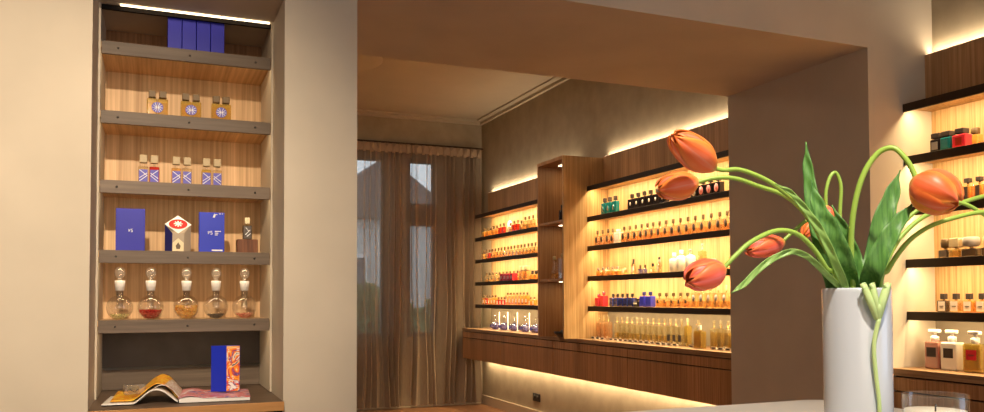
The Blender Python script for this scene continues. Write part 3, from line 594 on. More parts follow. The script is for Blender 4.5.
for k, (a, b) in enumerate(n2x):
    for j, x in enumerate((a, b)):
        put('n2%d' % j, dict(w=.0365, d=.030, h=.065, glass=g_['yellow'], liquid=g_['amber'], fill=.8, cap=(.026, .026, 'box', g_['capbr']), neck=.005, nr=.004, extra=starlabel(1 if j == 0 else -1)), (x-.0005, 3.345, NS[1]), 0,
            '%s bottle of the %s pair of yellow bottles with star label, second niche shelf' % (('left', 'right')[j], ORD[k]), 'star label bottles in pairs')
def xlabel(half):
    def ex(t, sp):
        w_, d_, h_ = sp['w'], sp['d'], sp['h']; y = -d_/2-.0008
        lb = MB().box((-w_*.42, -d_/2-.0008, h_*.06), (w_*.42, -d_/2-.0002, h_*.80)).obj('label', M['labblue'], t)
        z0, z1, x0, x1 = h_*.08, h_*.78, -w_*.38, w_*.38
        zm = (z0+z1)/2; e = x1 if half > 0 else x0; f_ = x0 if half > 0 else x1
        strokes(lb, [((f_, z0), (e, zm)), ((f_, z1), (e, zm)), ((f_, z0+.012), (e, zm+.01))], .0022, M['white'], y-.0006, 'print')
    return ex
for k, (a, b, c1, c2) in enumerate([(-.0405, -.0015, 'paleg', 'redg'), (.0765, .1155, 'honey', 'paleg'), (.186, .226, 'yellow', 'paleg')]):
    for j, (x, c) in enumerate(((a, c1), (b, c2))):
        put('n3%d%s' % (j, c), dict(w=.0355, d=.030, h=.062, glass=g_[c], liquid=g_[c], fill=.7, cap=(.027, .030, 'box', g_['goldlt']), neck=.014, nr=.0045, neckm=g_['clear'], extra=xlabel(1 if j == 0 else -1)), (x, 3.345, NS[2]), 0,
            '%s bottle of the %s pair with striped violet label, third niche shelf' % (('left', 'right')[j], ORD[k]), 'striped label bottles in pairs')
# fourth niche shelf
Z4 = NS[3]
VS = lambda cx, cz, s: [((cx-s, cz+s*.8), (cx-s*.95, cz-s*.7)), ((cx-s*.95, cz-s*.7), (cx-s*.15, cz+s*.8)), ((cx+s*1.0, cz+s*.8), (cx+s*.25, cz+s*.75)), ((cx+s*.25, cz+s*.75), (cx+s*.3, cz)), ((cx+s*.3, cz), (cx+s*.95, cz)), ((cx+s*.95, cz), (cx+s*.9, cz-s*.8)), ((cx+s*.9, cz-s*.8), (cx+s*.15, cz-s*.75))]
o = blue_box(-.083, .101, .160, 3.345, Z4, .045, M['blue'], 'upright violet-blue book box with small white mark, left on the fourth niche shelf', None, 'book_box')
strokes(o, VS(.001, .077, .0065), .0018, M['white'], -.0001)
o = blue_box(.208, .094, .156, 3.345, Z4, .045, M['blue2'], 'upright blue box with white lettering on the fourth niche shelf', None, 'book_box')
strokes(o, VS(-.006, .076, .0075), .0018, M['white'], -.0001)
pr = MB()
for x0, x1, z in ((.011, .034, .082), (.011, .024, .075), (.011, .022, .068), (.0, .040, .009), (.0, .04, .0065), (.008, .020, .148), (.026, .034, .151), (.037, .041, .151)): pr.box((x0, -.001, z-.0014), (x1, -.0001, z+.0014))
pr.prism([(.003, .136), (.010, .136), (.014, .146), (.010, .152), (.006, .146)], .0001, .001, lambda v: Vector((v.x, -v.z, v.y)))
pr.obj('lettering', M['white'], o)
# faceted box with red and white top
t = thing('faceted_gift_box', 'faceted pale brown box with red and white diamond top on the fourth niche shelf', 'box', (.0855, 3.345, Z4+.0005))
W2_ = .0465; H_ = .100
B = MB(); prof = [(-W2_, .03), (-W2_*.45, 0), (W2_*.45, 0), (W2_, .03), (W2_, .085), (-W2_, .085)]
B.prism(prof, 0, H_)
for v_ in B.bm.verts:
    if v_.co.z > .01: v_.co.z = H_+.0070+(min(v_.co.y, .029)-.029)*1.203
B.obj('box_body', M['tan'], t)
bp = MB(); bp.prism([(-W2_-.001, .0295), (-W2_*.45, -.0008), (-W2_*.45-.001, .0), (-W2_, .0305)], .001, H_)
for v_ in bp.bm.verts:
    if v_.co.z > .01: v_.co.z = H_+.0065+(min(v_.co.y, .029)-.029)*1.203
bp.obj('blue_panel', M['bluedk'], t)
# sloping diamond top
tb = MB(); v = [tb.bm.verts.new(p) for p in ((-W2_-.002, .029, H_+.0075), (0, -.002, H_-.030), (W2_+.002, .029, H_+.0075), (0, .060, H_+.045), (0, .062, H_+.0073))]
for f_ in ((0, 1, 2, 3), (2, 4, 3), (3, 4, 0)): tb.bm.faces.new([v[i] for i in f_])
top_ = tb.obj('diamond_top', M['white'], t)
def tilt(u, r1, r2): 
    a = 2*math.pi*u; x = r1*math.cos(a); s_ = math.sin(a)*r2; return Vector((x, .029+s_*.64, H_+.0075+s_*.77))
nrm = Vector((0, -.77, .64))*.0016
eb = MB(); ring = [eb.bm.verts.new(tilt(k/24, .034, .026)+nrm) for k in range(24)]; eb.bm.faces.new(ring); eb.obj('red_ellipse', M['red'], top_)
sb = MB()
for ang in (0, 45, 90, 135):
    dx, dz = math.cos(R(ang)), math.sin(R(ang)); p = [Vector((dx*r*.016-dz*w_*.0025, (.029+(dz*r*.016+dx*w_*.0025)*.64), H_+.0075+(dz*r*.016+dx*w_*.0025)*.77))+nrm*2 for r, w_ in ((-1, -1), (1, -1), (1, 1), (-1, 1))]
    sb.bm.faces.new([sb.bm.verts.new(q) for q in p])
sb.obj('white_star', M['white'], top_)
ar = MB().prism([(-.020, .002), (.020, .002), (.020, .034), (0, .052), (-.020, .034)], .0002, .001, lambda v: Vector((v.x, -v.z, v.y))); a_ = ar.obj('cream_arch', M['cream'], t)
MB().prism([(-.006, .010), (.006, .010), (.009, .022), (0, .036), (-.009, .022)], .0011, .0017, lambda v: Vector((v.x, -v.z, v.y))).obj('flame_motif', M['gold'], a_)
# wooden block with a small bottle on it
o = MB().box((-.0395, 0, 0), (.0395, .06, .054), .002).obj('wooden_block', M['brown'], None, (.3435, 3.345, Z4+.0005)); tag(o, 'dark brown wooden block at the right end of the fourth niche shelf', 'block')
def slash(t, sp):
    strokes(t, [((-.008, .018), (.010, .038)), ((-.002, .012), (.012, .024)), ((-.006, .046), (.004, .034))], .0028, M['white'], -sp['d']/2-.0006, 'print')
put('blk', dict(w=.035, d=.026, h=.056, glass=g_['smoke'], liquid=g_['navyg'], fill=.85, cap=(.019, .026, 'box', g_['cream']), neck=.006, nr=.005, extra=slash), (.3435, 3.372, Z4+.055), 0, 'small violet bottle with cream cap standing on the brown wooden block')

# flasks -----------------------------------------------------------------
Z5 = NS[4]
def flask(x, label, first=[None]):
    if first[0] is None:
        t = thing('glass_flask', label, 'flask', (x, 3.375, Z5), 0, 'round glass flasks with stoppers')
        rb = .0475; cz = .046
        pr_ = [(0, .001), (.022, .001)]+[(rb*math.sin(a), cz-rb*math.cos(a)) for a in [R(d) for d in range(35, 166, 10)]]+[(.0135, .098), (.0135, .118), (.0165, .122), (.0165, .126)]
        inn = [(max(r-.0014, 0), z+(.0012 if z < .01 else 0)) for r, z in pr_][::-1]
        MB().lathe(pr_+inn, n=32).obj('flask_body', M['clear'], t)
        s = MB().lathe([(0, .110), (.0150, .110), (.0185, .140), (.0185, .148), (0, .148)], n=24).obj('ground_stopper', M['frost'], t)
        MB().lathe([(0, .148), (.008, .149), (.007, .156), (.014, .162), (.019, .172), (.0195, .180), (.016, .192), (.008, .199), (0, .200)], n=24).obj('stopper_bulb', M['stopg'], s)
        MB().lathe([(.0, .032), (.0115, .033), (.0125, .05), (.0125, .118), (.0113, .118), (.0113, .05), (0, .035)], n=20).obj('inner_tube', M['clear'], s)
        first[0] = t; bpy.context.view_layer.update(); reg(t)
    else:
        t = copy_tree(first[0]); t.location = (x, 3.375, Z5); t['label'] = label
def petals(x, mats, hgt, label, n, seed):
    rnd = random.Random(seed); b = MB(); rb = .0445; cz = .046
    for k in range(n):
        z = .004+hgt*rnd.random()**.8; rr = math.sqrt(max(rb**2-(z-cz)**2, 1e-6))-.004
        a = rnd.uniform(0, 6.28); r_ = rr*math.sqrt(rnd.random()) if k % 2 else rr*rnd.uniform(.85, 1)
        c = Vector((r_*math.cos(a), r_*math.sin(a), z)); s_ = rnd.uniform(.003, .0055)
        d = Vector([rnd.gauss(0, 1) for _ in range(3)]).normalized(); e = d.orthogonal().normalized(); f_ = d.cross(e)
        b.mi = rnd.randrange(len(mats))
        vs = [b.bm.verts.new(c+q*s_) for q in (-e, f_*.6, e, -f_*.6, d*.45)]
        for q in ((0, 1, 4), (1, 2, 4), (2, 3, 4), (3, 0, 4), (3, 2, 1, 0)):
            f = b.bm.faces.new([vs[i] for i in q]); f.material_index = b.mi
    o = b.obj('dried_petals', mats, None, (x, 3.375, Z5)); tag(o, label, 'dried petals', kind='stuff')
def dm(n, c): return mat('dried_'+n, c, .8)
pc = dict(cream=dm('cream', (.75, .62, .30)), green=dm('green', (.20, .22, .05)), red=dm('red', (.52, .03, .02)), red2=dm('deep_red', (.30, .015, .012)), orange=dm('orange', (.75, .30, .05)), yel=dm('yellow', (.78, .48, .12)), dark=dm('black', (.02, .015, .02)), grey=dm('grey', (.10, .09, .09)), pink=dm('pink', (.70, .30, .20)))
for x, mats, hg, n, lab, fl in [(-.118, ['cream', 'cream', 'green'], .016, 420, 'cream and green dried petals at the bottom of the leftmost flask', 'leftmost stoppered flask, holding cream petals'),
        (-.010, ['red', 'red', 'red2'], .032, 900, 'red dried petals piled in the second flask', 'second stoppered flask, filled with red petals'),
        (.118, ['orange', 'yel', 'yel'], .048, 700, 'orange and yellow petals in the middle flask', 'middle stoppered flask with orange petals'),
        (.227, ['dark', 'dark', 'grey'], .014, 420, 'blackish dried buds in the fourth flask', 'fourth stoppered flask with black buds'),
        (.335, ['red', 'pink', 'pink'], .016, 480, 'pink and red petals in the rightmost flask', 'rightmost stoppered flask, holding pink petals')]:
    flask(x, fl); petals(x, [pc[q] for q in mats], hg, lab, n, int(x*1000)+300)

# magazine on the base board ----------------------------------------------
def paint(name, stops, sc=25, dist=3):
    mt = mat(name, (.5, .5, .5), .35, .4); L = mt.node_tree.links; g = N(mt, 'ShaderNodeTexCoord'); n = N(mt, 'ShaderNodeTexNoise'); n.inputs['Scale'].default_value = sc; n.inputs['Detail'].default_value = 3; n.inputs['Distortion'].default_value = dist
    L.new(g.outputs['Object'], n.inputs['Vector']); r = ramp(mt, stops); r.color_ramp.interpolation = 'LINEAR'; L.new(n.outputs['Fac'], r.inputs[0]); L.new(r.outputs[0], mt.node_tree.nodes['Principled BSDF'].inputs['Base Color']); return mt
pgY = paint('yellow_orange_page', [(.3, (.80, .55, .03)), (.45, (.75, .25, .02)), (.55, (.85, .60, .05)), (.7, (.7, .12, .02))], 9)
pgR = paint('pink_blue_page', [(.32, (.75, .72, .78)), (.45, (.62, .10, .10)), (.55, (.70, .35, .40)), (.68, (.12, .10, .35))], 9)
pgW = mat('white_paper', (.78, .75, .72), .5)
t = thing('open_magazine', 'open glossy magazine with curling colourful pages on the niche base', 'magazine', (.085, 3.235, BASE), R(-4))
def page(name, x0, x1, y0, y1, zf, mt, th=.0012):
    b = MB(); b.grid(lambda u, v: Vector((x0+(x1-x0)*u, y0+(y1-y0)*v, zf(u, v))), 24, 10); return b.obj(name, mt, t, thick=th)
# page blocks
def block(name, x0, x1, zf, mt, y0=-.15, y1=.12):
    b = MB(); n = 20
    pts = [(x0+(x1-x0)*k/n, zf(k/n)) for k in range(n+1)]
    poly = [(x, .001) for x, z in pts]+[(x, z) for x, z in pts[::-1]]
    b.prism(poly, y0, y1, lambda v: Vector((v.x, v.z, v.y)))
    return b.obj(name, mt, t)
block('right_pages', .012, .252, lambda u: .014-.003*u+.006*math.sin(math.pi*min(1, u*3))*(u < .34), pgW)
page('right_page', .008, .254, -.152, .122, lambda u, v: .017-.004*u+.008*math.sin(math.pi*min(1, u*3))*(u < .34), pgR, .001)
zl = lambda u: .004+.050*max(0, (u-.45)/.55)**1.3*(1 if u < .93 else (1-u)/.07)
page('left_page', -.238, .008, -.150, .12, lambda u, v: .004+.046*max(0, math.sin(math.pi*max(0, (u-.42)/.58)))**1.2 if u > .42 else .004, pgW, .003)
page('curled_page', -.215, .010, -.11, .125, lambda u, v: .010+.012*v+.058*max(0, math.sin(math.pi*max(0, (u-.30)/.70)**1.25))**1.2 if u > .30 else .010+.012*v, pgY, .0015)
page('curled_page', -.12, .016, -.125, .10, lambda u, v: .009+.006*v+.054*math.sin(math.pi*u**1.15), paint('printed_page', [(.4, (.75, .72, .70)), (.5, (.5, .25, .12)), (.6, (.78, .74, .70))], 30), .001)
t = thing('glass_tumbler', 'low square clear glass standing on the left magazine page', 'glass', (-.060, 3.20, BASE+.028), R(8))
MB().box((-.036, -.028, 0), (.036, .028, .034), .004).obj('glass_body', M['stopg'], t)
MB().box((-.024, -.018, .004), (.014, .018, .030), .006).obj('inner_glass', M['paleg'], t)
MB().tube(catmull([(-.02, -.029, .022), (-.012, -.029, .014), (.0, -.029, .011), (.008, -.029, .02)], 4), .0016, 6).obj('dark_motif', M['green' if 'green' in M else 'labdk'], t)
t = thing('gift_box', 'upright blue box with colourful abstract front standing on the magazine', 'box', (.255, 3.215, BASE+.0185), R(-38+19))
abst = paint('abstract_orange_print', [(.36, (.85, .82, .80)), (.40, (.10, .05, .25)), (.46, (.85, .12, .02)), (.54, (.95, .42, .03)), (.60, (.80, .78, .75)), (.66, (.12, .08, .10))], 13, 3)
zr = R(-19); t.rotation_euler.z = 0
def rot2(x, y, a): return (x*math.cos(a)-y*math.sin(a), x*math.sin(a)+y*math.cos(a))
aL = R(-16); aR = R(10)
p0 = (0, 0); pl = (-.052, .030); prr = (.050, .012); pb = (-.002, .042)
MB().prism([p0, prr, pb, pl], 0, .172).obj('box_body', M['blue2'], t)
fx = MB(); e_ = Vector((prr[0], prr[1], 0)); nn = Vector((e_.y, -e_.x, 0)).normalized()*.0006
fx.bm.faces.new([fx.bm.verts.new(q) for q in (nn+Vector((0.001, 0, .001)), nn+e_*.98+Vector((0, 0, .001)), nn+e_*.98+Vector((0, 0, .171)), nn+Vector((.001, 0, .171)))])
fr_ = fx.obj('picture_front', abst, t)
lt = MB()
for k, (a, b, z) in enumerate([(.1, .9, .012), (.15, .3, .03), (.4, .5, .034), (.6, .9, .03), (.1, .2, .15), (.75, .95, .152), (.45, .55, .04)]):
    for dz in (0, .006): lt.bm.faces.new([lt.bm.verts.new(nn*1.6+e_*u+Vector((0, 0, q))) for u, q in ((a, z+dz), (b, z+dz), (b, z+dz+.003), (a, z+dz+.003))])
lt.obj('white_print', M['white'], fr_)

# ------------------------------------------------------------------ table, vase, tulips, glass in front
TZ = 1.04
def rrect(x0, y0, x1, y1, r, n=8):
    out = []
    for cx, cy, a0 in ((x1-r, y1-r, 0), (x0+r, y1-r, 90), (x0+r, y0+r, 180), (x1-r, y0+r, 270)):
        out += [(cx+r*math.cos(R(a0+90*k/n)), cy+r*math.sin(R(a0+90*k/n))) for k in range(n+1)]
    return out
t = thing('sales_table', 'pale stone topped counter table in the foreground under the vase', 'table', (.6, 1.1, 0))
MB().prism([(x-.6, y-1.1) for x, y in rrect(-.4, .62, 1.60, 1.595, .10)], TZ-.04, TZ).obj('table_top', M['stone'], t)
MB().prism([(x-.6, y-1.1) for x, y in rrect(-.2, .78, 1.40, 1.42, .04)], 0, TZ-.04).obj('pedestal', M['oakd'], t)

vc = P(857, 330, 1.25); vx, vy = vc.x, vc.y; RZ = EYE+.013
t = thing('flower_vase', 'tall white glazed vase holding the tulips on the stone table', 'vase', (vx, vy, TZ))
VH = RZ-TZ
vg = mat('opal_glaze', (.58, .62, .68), .22, .5, coat=.6)
MB().lathe([(0, 0), (.044, 0), (.0485, .004), (.0490, .02), (.0492, VH*.5), (.0502, VH-.006), (.0498, VH-.002), (.0487, VH), (.0476, VH-.002), (.0472, VH-.01), (.047, VH*.5), (.045, .02), (0, .012)], n=64).obj('vase_body', vg, t)

leafm = mat('tulip_leaf', (.10, .24, .07), .42, .4); Lk = leafm.node_tree.links
g = N(leafm, 'ShaderNodeNewGeometry'); mp = N(leafm, 'ShaderNodeMapping'); mp.inputs['Scale'].default_value = (260, 260, 14); n_ = N(leafm, 'ShaderNodeTexNoise'); n_.inputs['Scale'].default_value = 1
Lk.new(g.outputs['Position'], mp.inputs[0]); Lk.new(mp.outputs[0], n_.inputs['Vector']); r_ = ramp(leafm, [(.3, (.055, .165, .035)), (.7, (.13, .31, .065))]); Lk.new(n_.outputs['Fac'], r_.inputs[0]); Lk.new(r_.outputs[0], leafm.node_tree.nodes['Principled BSDF'].inputs['Base Color'])
leafl = mat('light_tulip_leaf', (.24, .42, .10), .42, .4)
stemm = mat('tulip_stem', (.30, .47, .07), .4, .4)
def petal_mat(name, a, b, c):
    mt = mat(name, a, .42, .35, sub=.25); L = mt.node_tree.links; bs = mt.node_tree.nodes['Principled BSDF']
    tc = N(mt, 'ShaderNodeUVMap'); sx = N(mt, 'ShaderNodeSeparateXYZ'); L.new(tc.outputs[0], sx.inputs[0])
    mp = N(mt, 'ShaderNodeMapping'); mp.inputs['Scale'].default_value = (15, 1.6, 1); L.new(tc.outputs[0], mp.inputs[0])
    n = N(mt, 'ShaderNodeTexNoise'); n.inputs['Scale'].default_value = 1; n.inputs['Detail'].default_value = 4; L.new(mp.outputs[0], n.inputs['Vector'])
    # distance from the midrib: pinker along the middle, orange to the edge
    ab = N(mt, 'ShaderNodeMath'); ab.operation = 'SUBTRACT'; ab.inputs[1].default_value = .5; L.new(sx.outputs[0], ab.inputs[0])
    a2 = N(mt, 'ShaderNodeMath'); a2.operation = 'ABSOLUTE'; L.new(ab.outputs[0], a2.inputs[0])
    ad = N(mt, 'ShaderNodeMath'); ad.operation = 'MULTIPLY_ADD'; ad.inputs[1].default_value = .38; L.new(n.outputs['Fac'], ad.inputs[0]); L.new(a2.outputs[0], ad.inputs[2])
    r = ramp(mt, [(.12, c), (.34, a), (.66, b)]); L.new(ad.outputs[0], r.inputs[0])
    # yellowish at the base
    mx = N(mt, 'ShaderNodeMix'); mx.data_type = 'RGBA'; mr = N(mt, 'ShaderNodeMapRange'); mr.inputs[1].default_value = 0; mr.inputs[2].default_value = .16; mr.inputs[3].default_value = 1; mr.inputs[4].default_value = 0
    L.new(sx.outputs[1], mr.inputs[0]); L.new(mr.outputs[0], mx.inputs[0]); L.new(r.outputs[0], mx.inputs[6]); mx.inputs[7].default_value = (.75, .42, .10, 1)
    L.new(mx.outputs[2], bs.inputs['Base Color']); return mt
PA = petal_mat('orange_petal', (.97, .155, .04), (.98, .26, .04), (.95, .26, .16))
PB = petal_mat('pink_orange_petal', (.94, .12, .06), (.95, .20, .06), (.92, .20, .19))
PC = petal_mat('red_orange_petal', (.95, .13, .03), (.98, .30, .05), (.94, .21, .11))
def tulip_head(parent, base, tip, rad, mt, open_=0., seed=0):
    base, tip = Vector(base), Vector(tip); ax = (tip-base); Lh = ax.length; zq = ax.normalized(); xq = zq.orthogonal().normalized(); yq = zq.cross(xq)
    rnd = random.Random(seed); a00 = rnd.uniform(0, 1)
    for k in range(6):
        inner = k % 2; ph = 2*math.pi*k/6+a00+rnd.uniform(-.08, .08); ln = Lh*(1.0-.03*inner+rnd.uniform(-.03, .02)); op = open_*(1 if not inner else .5)+rnd.uniform(-.02, .03)
        b = MB(); uvl = b.bm.loops.layers.uv.new('UVMap'); nu, nv = 12, 16
        def fn(u, v):
            hw = 1.12*(math.sin(math.pi*(.10+.86*v**.9))**.55)*(1-.25*v**4)
            if v > .90: hw *= math.sqrt(max(0, 1-((v-.90)/.10)**2))*.85+.15
            pr0 = math.sin(math.pi/2*(.14+.86*min(1, v/.45)))**.8 if v < .45 else math.sqrt(max(0, 1-((v-.45)/.565)**2))
            r = rad*(pr0*(1-.04*inner)+op*v*v)*(1+.035*math.cos((u-.5)*math.pi))
            an = ph+(u-.5)*2*hw
            r *= 1-.06*abs(u-.5)*2*v
            r += .0015*math.sin(u*9+k)*v
            z = ln*v-.012*ln*abs(u-.5)*v
            return base+xq*(r*math.cos(an))+yq*(r*math.sin(an))+zq*z
        b.grid(fn, nu, nv)
        b.bm.faces.ensure_lookup_table()
        for j in range(nv):
            for i in range(nu):
                f = b.bm.faces[j*nu+i]
                for lp, (du, dv) in zip(f.loops, ((0, 0), (1, 0), (1, 1), (0, 1))): lp[uvl].uv = ((i+du)/nu, (j+dv)/nv)
        b.obj('petal', mt, parent, thick=.0009)
def tulip(label, head, stem_pts, rad, mt, open_=0, seed=0, sr=.0036):
    t = thing('tulip', label, 'tulip', (0, 0, 0), 0, 'tulips in the vase')
    if head: tulip_head(t, head[0], head[1], rad, mt, open_, seed)
    sp_ = catmull(stem_pts, 8)
    MB().tube(sp_, lambda u: sr*(1.12-.2*u), 10).obj('stem', stemm, t)
    return t
def VP(px, dz=0, dd=0):                           # a point down inside the vase under a pixel column
    p = P(px, 300, 1.25+dd); p.z = TZ+.03+dz; 
    q = Vector((p.x-vx, p.y-vy, 0)); 
    if q.length > .03: q = q.normalized()*.03
    return Vector((vx+q.x, vy+q.y, p.z))
def rim(px, dd=0):
    p = P(px, 290, 1.25+dd); q = Vector((p.x-vx, p.y-vy, 0))
    if q.length > .040: q = q.normalized()*.040
    return Vector((vx+q.x, vy+q.y, RZ-.004))
tulip('highest orange tulip, drooping left over the top wall shelf', (P(713, 168, 1.22), P(672, 134, 1.17)), [VP(838), rim(842), P(826, 250, 1.25), P(807, 213, 1.24), P(790, 197, 1.235), P(768, 181, 1.23), P(741, 170, 1.225), P(722, 170, 1.222), P(711, 166.5, 1.22)], .0245, PA, 0.0, 3)
tulip('orange tulip lying sideways just left below the highest one', (P(697, 182, 1.27), P(657, 190, 1.26)), [VP(836), rim(838, .02), P(822, 247, 1.28), P(806, 215, 1.28), P(785, 196, 1.28), P(758, 186, 1.275), P(735, 178.5, 1.27), P(715, 178, 1.27), P(696, 182.5, 1.27)], .0225, PA, 0.0, 5)
tulip('small coral tulip against the brown pier, nodding left', (P(783, 242, 1.30), P(746, 251, 1.28)), [VP(848), rim(840, .03), P(822, 250, 1.31), P(813, 222, 1.31), P(806, 221, 1.31), P(795, 230, 1.305), P(782, 242, 1.30)], .0175, PB, .0, 9, .003)
tulip('lowest pink-orange tulip at the end of a long arching stem', (P(723, 269, 1.15), P(686, 281, 1.12)), [VP(835), rim(834, -.02), P(826, 268, 1.21), P(812, 247, 1.20), P(795, 233, 1.19), P(775, 231, 1.18), P(751, 242, 1.165), P(735, 256, 1.155), P(722, 269.5, 1.15)], .0215, PB, 0.02, 12)
tulip('big round orange tulip hanging at right before the shelves', (P(914, 181, 1.20), P(959, 204, 1.15)), [VP(856), rim(853, -.01), P(851, 255, 1.245), P(853, 215, 1.24), P(862, 178, 1.235), P(877, 154, 1.23), P(893, 148, 1.22), P(905, 158, 1.21), P(913, 171, 1.205), P(917, 183, 1.20)], (.0325), PC, .0, 24, .0042)
tulip('small half hidden pink bud drooping behind the left leaves', (P(826, 206, 1.33), P(831, 226, 1.32)), [VP(850), rim(846, .035), P(842, 262, 1.33), P(840, 215, 1.335), P(841, 187, 1.335), P(836, 173, 1.335), P(830, 177, 1.333), P(826, 192, 1.33), P(826, 207, 1.33)], .010, PB, 0, 31, .003)
tulip('tiny orange tulip just visible behind the left leaf tips', (P(811, 221, 1.36), P(804, 237, 1.35)), [VP(846), rim(836, .035), P(826, 250, 1.36), P(818, 224, 1.36), P(814, 217, 1.36), P(811, 221, 1.36)], .0095, PA, 0, 33, .003)
tulip('tulip stem arching right out of the picture along the third shelf', (P(1010, 216, 1.22), P(1045, 228, 1.21)), [VP(872), rim(880, -.01), P(888, 270, 1.24), P(905, 245, 1.235), P(925, 229, 1.23), P(950, 219, 1.22), P(984, 212, 1.22), P(1010, 216, 1.22)], .024, PA, 0, 41)
tulip('tulip stem passing behind the big round tulip to the right', (P(1012, 190, 1.30), P(1048, 180, 1.31)), [VP(870), rim(876, .01), P(884, 268, 1.27), P(900, 238, 1.28), P(925, 216, 1.285), P(955, 205, 1.29), P(984, 196, 1.30), P(1012, 190, 1.30)], .024, PA, 0, 43)
tulip('curving tulip stem dropping at the right picture edge', (P(1000, 228, 1.27), P(1015, 255, 1.27)), [VP(868), rim(874, .03), P(882, 262, 1.30), P(897, 232, 1.30), P(918, 210, 1.30), P(945, 202, 1.29), P(965, 204, 1.28), P(984, 215, 1.275), P(1000, 228, 1.27)], .022, PB, 0, 45, .0032)

def leaf(label, pts, widths, mt=leafm, fold=.35, roll=0, name='tulip_leaf'):
    """pts root to tip; widths in metres at the same points"""
    c = catmull(pts, 8); nW = len(widths)-1; tocam = (Vector((0, 0, EYE))-c[len(c)//2]).normalized()
    def wd(u):
        x = u*nW; i = min(int(x), nW-1); f_ = x-i; f_ = f_*f_*(3-2*f_); return widths[i]*(1-f_)+widths[i+1]*f_
    b = MB(); n = len(c)-1; rows = []
    for j, p in enumerate(c):
        tg = (c[min(j+1, n)]-c[max(j-1, 0)]).normalized(); sd = tg.cross(tocam).normalized(); nr = sd.cross(tg).normalized()
        a = roll*(.3+.7*j/n); sd, nr = sd*math.cos(a)+nr*math.sin(a), nr*math.cos(a)-sd*math.sin(a)
        w_ = wd(j/n)*.43
        rows.append([b.bm.verts.new(p+sd*w_*q-nr*w_*fold*(1-q*q)+nr*.0012*math.sin(j*.9+q*3)) for q in (-1, -.66, -.33, 0, .33, .66, 1)])
    for A, B in zip(rows, rows[1:]):
        for k in range(6):
            f = b.bm.faces.new((A[k], A[k+1], B[k+1], B[k])); f.smooth = True
    o = b.obj(name, mt, None, thick=.001); return tag(o, label, 'leaf', 'tulip leaves in the vase')
leaf('tall pointed leaf rising highest from the left of the vase', [rim(836, .0)+Vector((0, 0, -.05)), rim(834), P(822, 250, 1.25), P(813, 205, 1.26), P(808, 170, 1.27), P(806, 142, 1.275)], [.014, .022, .026, .026, .018, .001], roll=.2)
leaf('broad leaf leaning left in front of the tall pointed one', [rim(852, -.01)+Vector((0, 0, -.05)), rim(850, -.01), P(842, 262, 1.22), P(829, 230, 1.215), P(818, 205, 1.22), P(811, 180, 1.23)], [.018, .034, .040, .036, .022, .001], roll=-.15)
leaf('short dark leaf in the middle of the bunch behind the bent bud', [rim(862, .0)+Vector((0, 0, -.05)), rim(860), P(853, 258, 1.27), P(843, 230, 1.28), P(832, 205, 1.29)], [.016, .028, .030, .022, .001], roll=.3)
leaf('upright leaf right of the arching stem with pointed tip', [rim(862, .03)+Vector((0, 0, -.05)), rim(866, .03), P(874, 258, 1.30), P(883, 222, 1.305), P(892, 195, 1.31), P(900, 170, 1.315)], [.018, .026, .034, .038, .028, .001], roll=-.2)
leaf('long dark leaf rising right to the big round tulip', [rim(866, -.02)+Vector((0, 0, -.05)), rim(868, -.02), P(874, 268, 1.205), P(887, 240, 1.20), P(900, 220, 1.20), P(915, 201, 1.20)], [.018, .032, .034, .030, .022, .001], roll=.1)
leaf('narrow pale leaf arching left and down from the vase', [rim(836, -.03)+Vector((0, 0, -.04)), rim(832, -.03), P(822, 270, 1.20), P(806, 256, 1.19), P(789, 252, 1.185), P(765, 264, 1.18), P(744, 284, 1.175), P(731, 293, 1.17)], [.008, .009, .010, .010, .010, .011, .010, .001], leafl, roll=.2)
leaf('long strap leaf crossing the left leaves down into the vase', [rim(846, -.035)+Vector((0, 0, -.04)), rim(843, -.035), P(833, 258, 1.205), P(820, 230, 1.20), P(804, 208, 1.20), P(790, 192, 1.20), P(775, 184, 1.20)], [.010, .013, .014, .013, .011, .008, .001], leafl, roll=-.1)
leaf('slim leaf behind the left side of the bunch', [rim(832, .02)+Vector((0, 0, -.04)), rim(831, .02), P(824, 262, 1.28), P(817, 240, 1.29), P(813, 220, 1.30)], [.012, .016, .016, .012, .001], leafm)
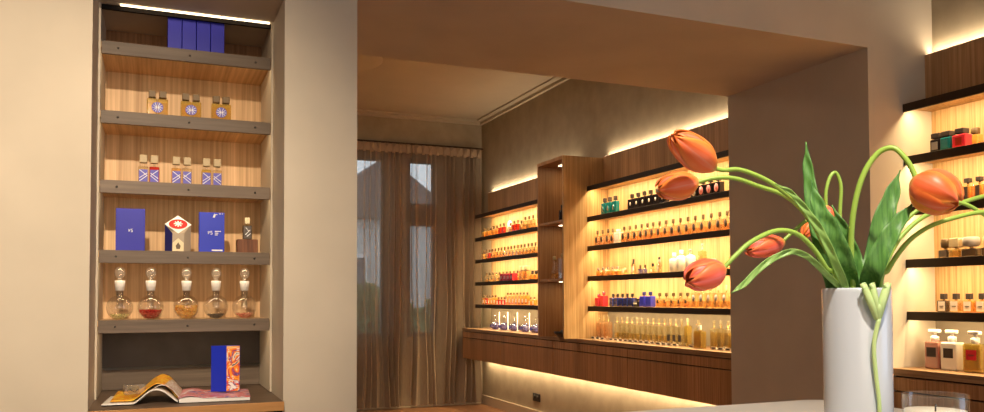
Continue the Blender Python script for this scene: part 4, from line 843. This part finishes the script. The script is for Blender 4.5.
# drooping sheath over the rim
pale = mat('pale_torn_sheath', (.50, .66, .28), .4, .4, sub=.2)
t = thing('drooping_flower_stalk', 'pale green torn stalk hanging over the vase rim in front', 'stalk', (0, 0, 0))
D0 = 1.192
MB().tube(catmull([P(879, 318, D0), P(874, 345, D0), P(876, 375, D0), P(879, 400, D0), P(880, 425, D0)], 6), lambda u: .0034-.0005*u, 10).obj('stalk', pale, t)
for (a, b_, c_, w_) in [((878, 320), (872, 303), (864, 284), .013), ((878, 320), (876, 300), (873, 284), .011), ((879, 320), (883, 303), (889, 283), .014), ((879, 321), (880, 308), (882, 300), .012)]:
    c = catmull([P(*a, D0-.001), P(*b_, D0-.006), P(*c_, D0-.001)], 5); bb = MB(); rows = []
    side = rt
    for j, p in enumerate(c):
        u = j/(len(c)-1); ww = .75*w_*(.35+.9*math.sin(math.pi*(.15+.6*u)))/2
        rows.append([bb.bm.verts.new(p+side*ww*q+fw*(.004*abs(q)**2)-fw*.001) for q in (-1, -.5, 0, .5, 1)])
    for A, B in zip(rows, rows[1:]):
        for k in range(4): f = bb.bm.faces.new((A[k], A[k+1], B[k+1], B[k])); f.smooth = True
    bb.obj('sheath', pale, t, thick=.0012)
for px in (862, 871, 885): 
    MB().tube(catmull([P(px+2, 290, D0-.001), P(px, 285, D0-.002), P(px+3, 283.5, D0+.006)], 4), .002, 8).obj('curled_tip', pale, t)

# candle glass
gp = P(935, 394, 1.12)
t = thing('candle_glass', 'clear glass tumbler with pale wax at the bottom right', 'glass', (gp.x, gp.y, TZ))
gh = gp.z-TZ; gr = .0412
MB().lathe([(0, 0), (gr*.93, 0), (gr*.97, .004), (gr, .02), (gr, gh-.001), (gr-.0008, gh), (gr-.002, gh-.001), (gr-.002, .012), (0, .010)], n=48).obj('glass_body', M['clear'], t)
MB().lathe([(0, .0105), (gr-.0025, .0125), (gr-.0025, gh-.022), (0, gh-.024)], n=40).obj('wax', mat('wax', (.70, .66, .55), .5, .3, sub=.3), t)
MB().tube([(0, 0, gh-.025), (.001, 0, gh-.014)], .0012, 6).obj('wick', M['black'], t)
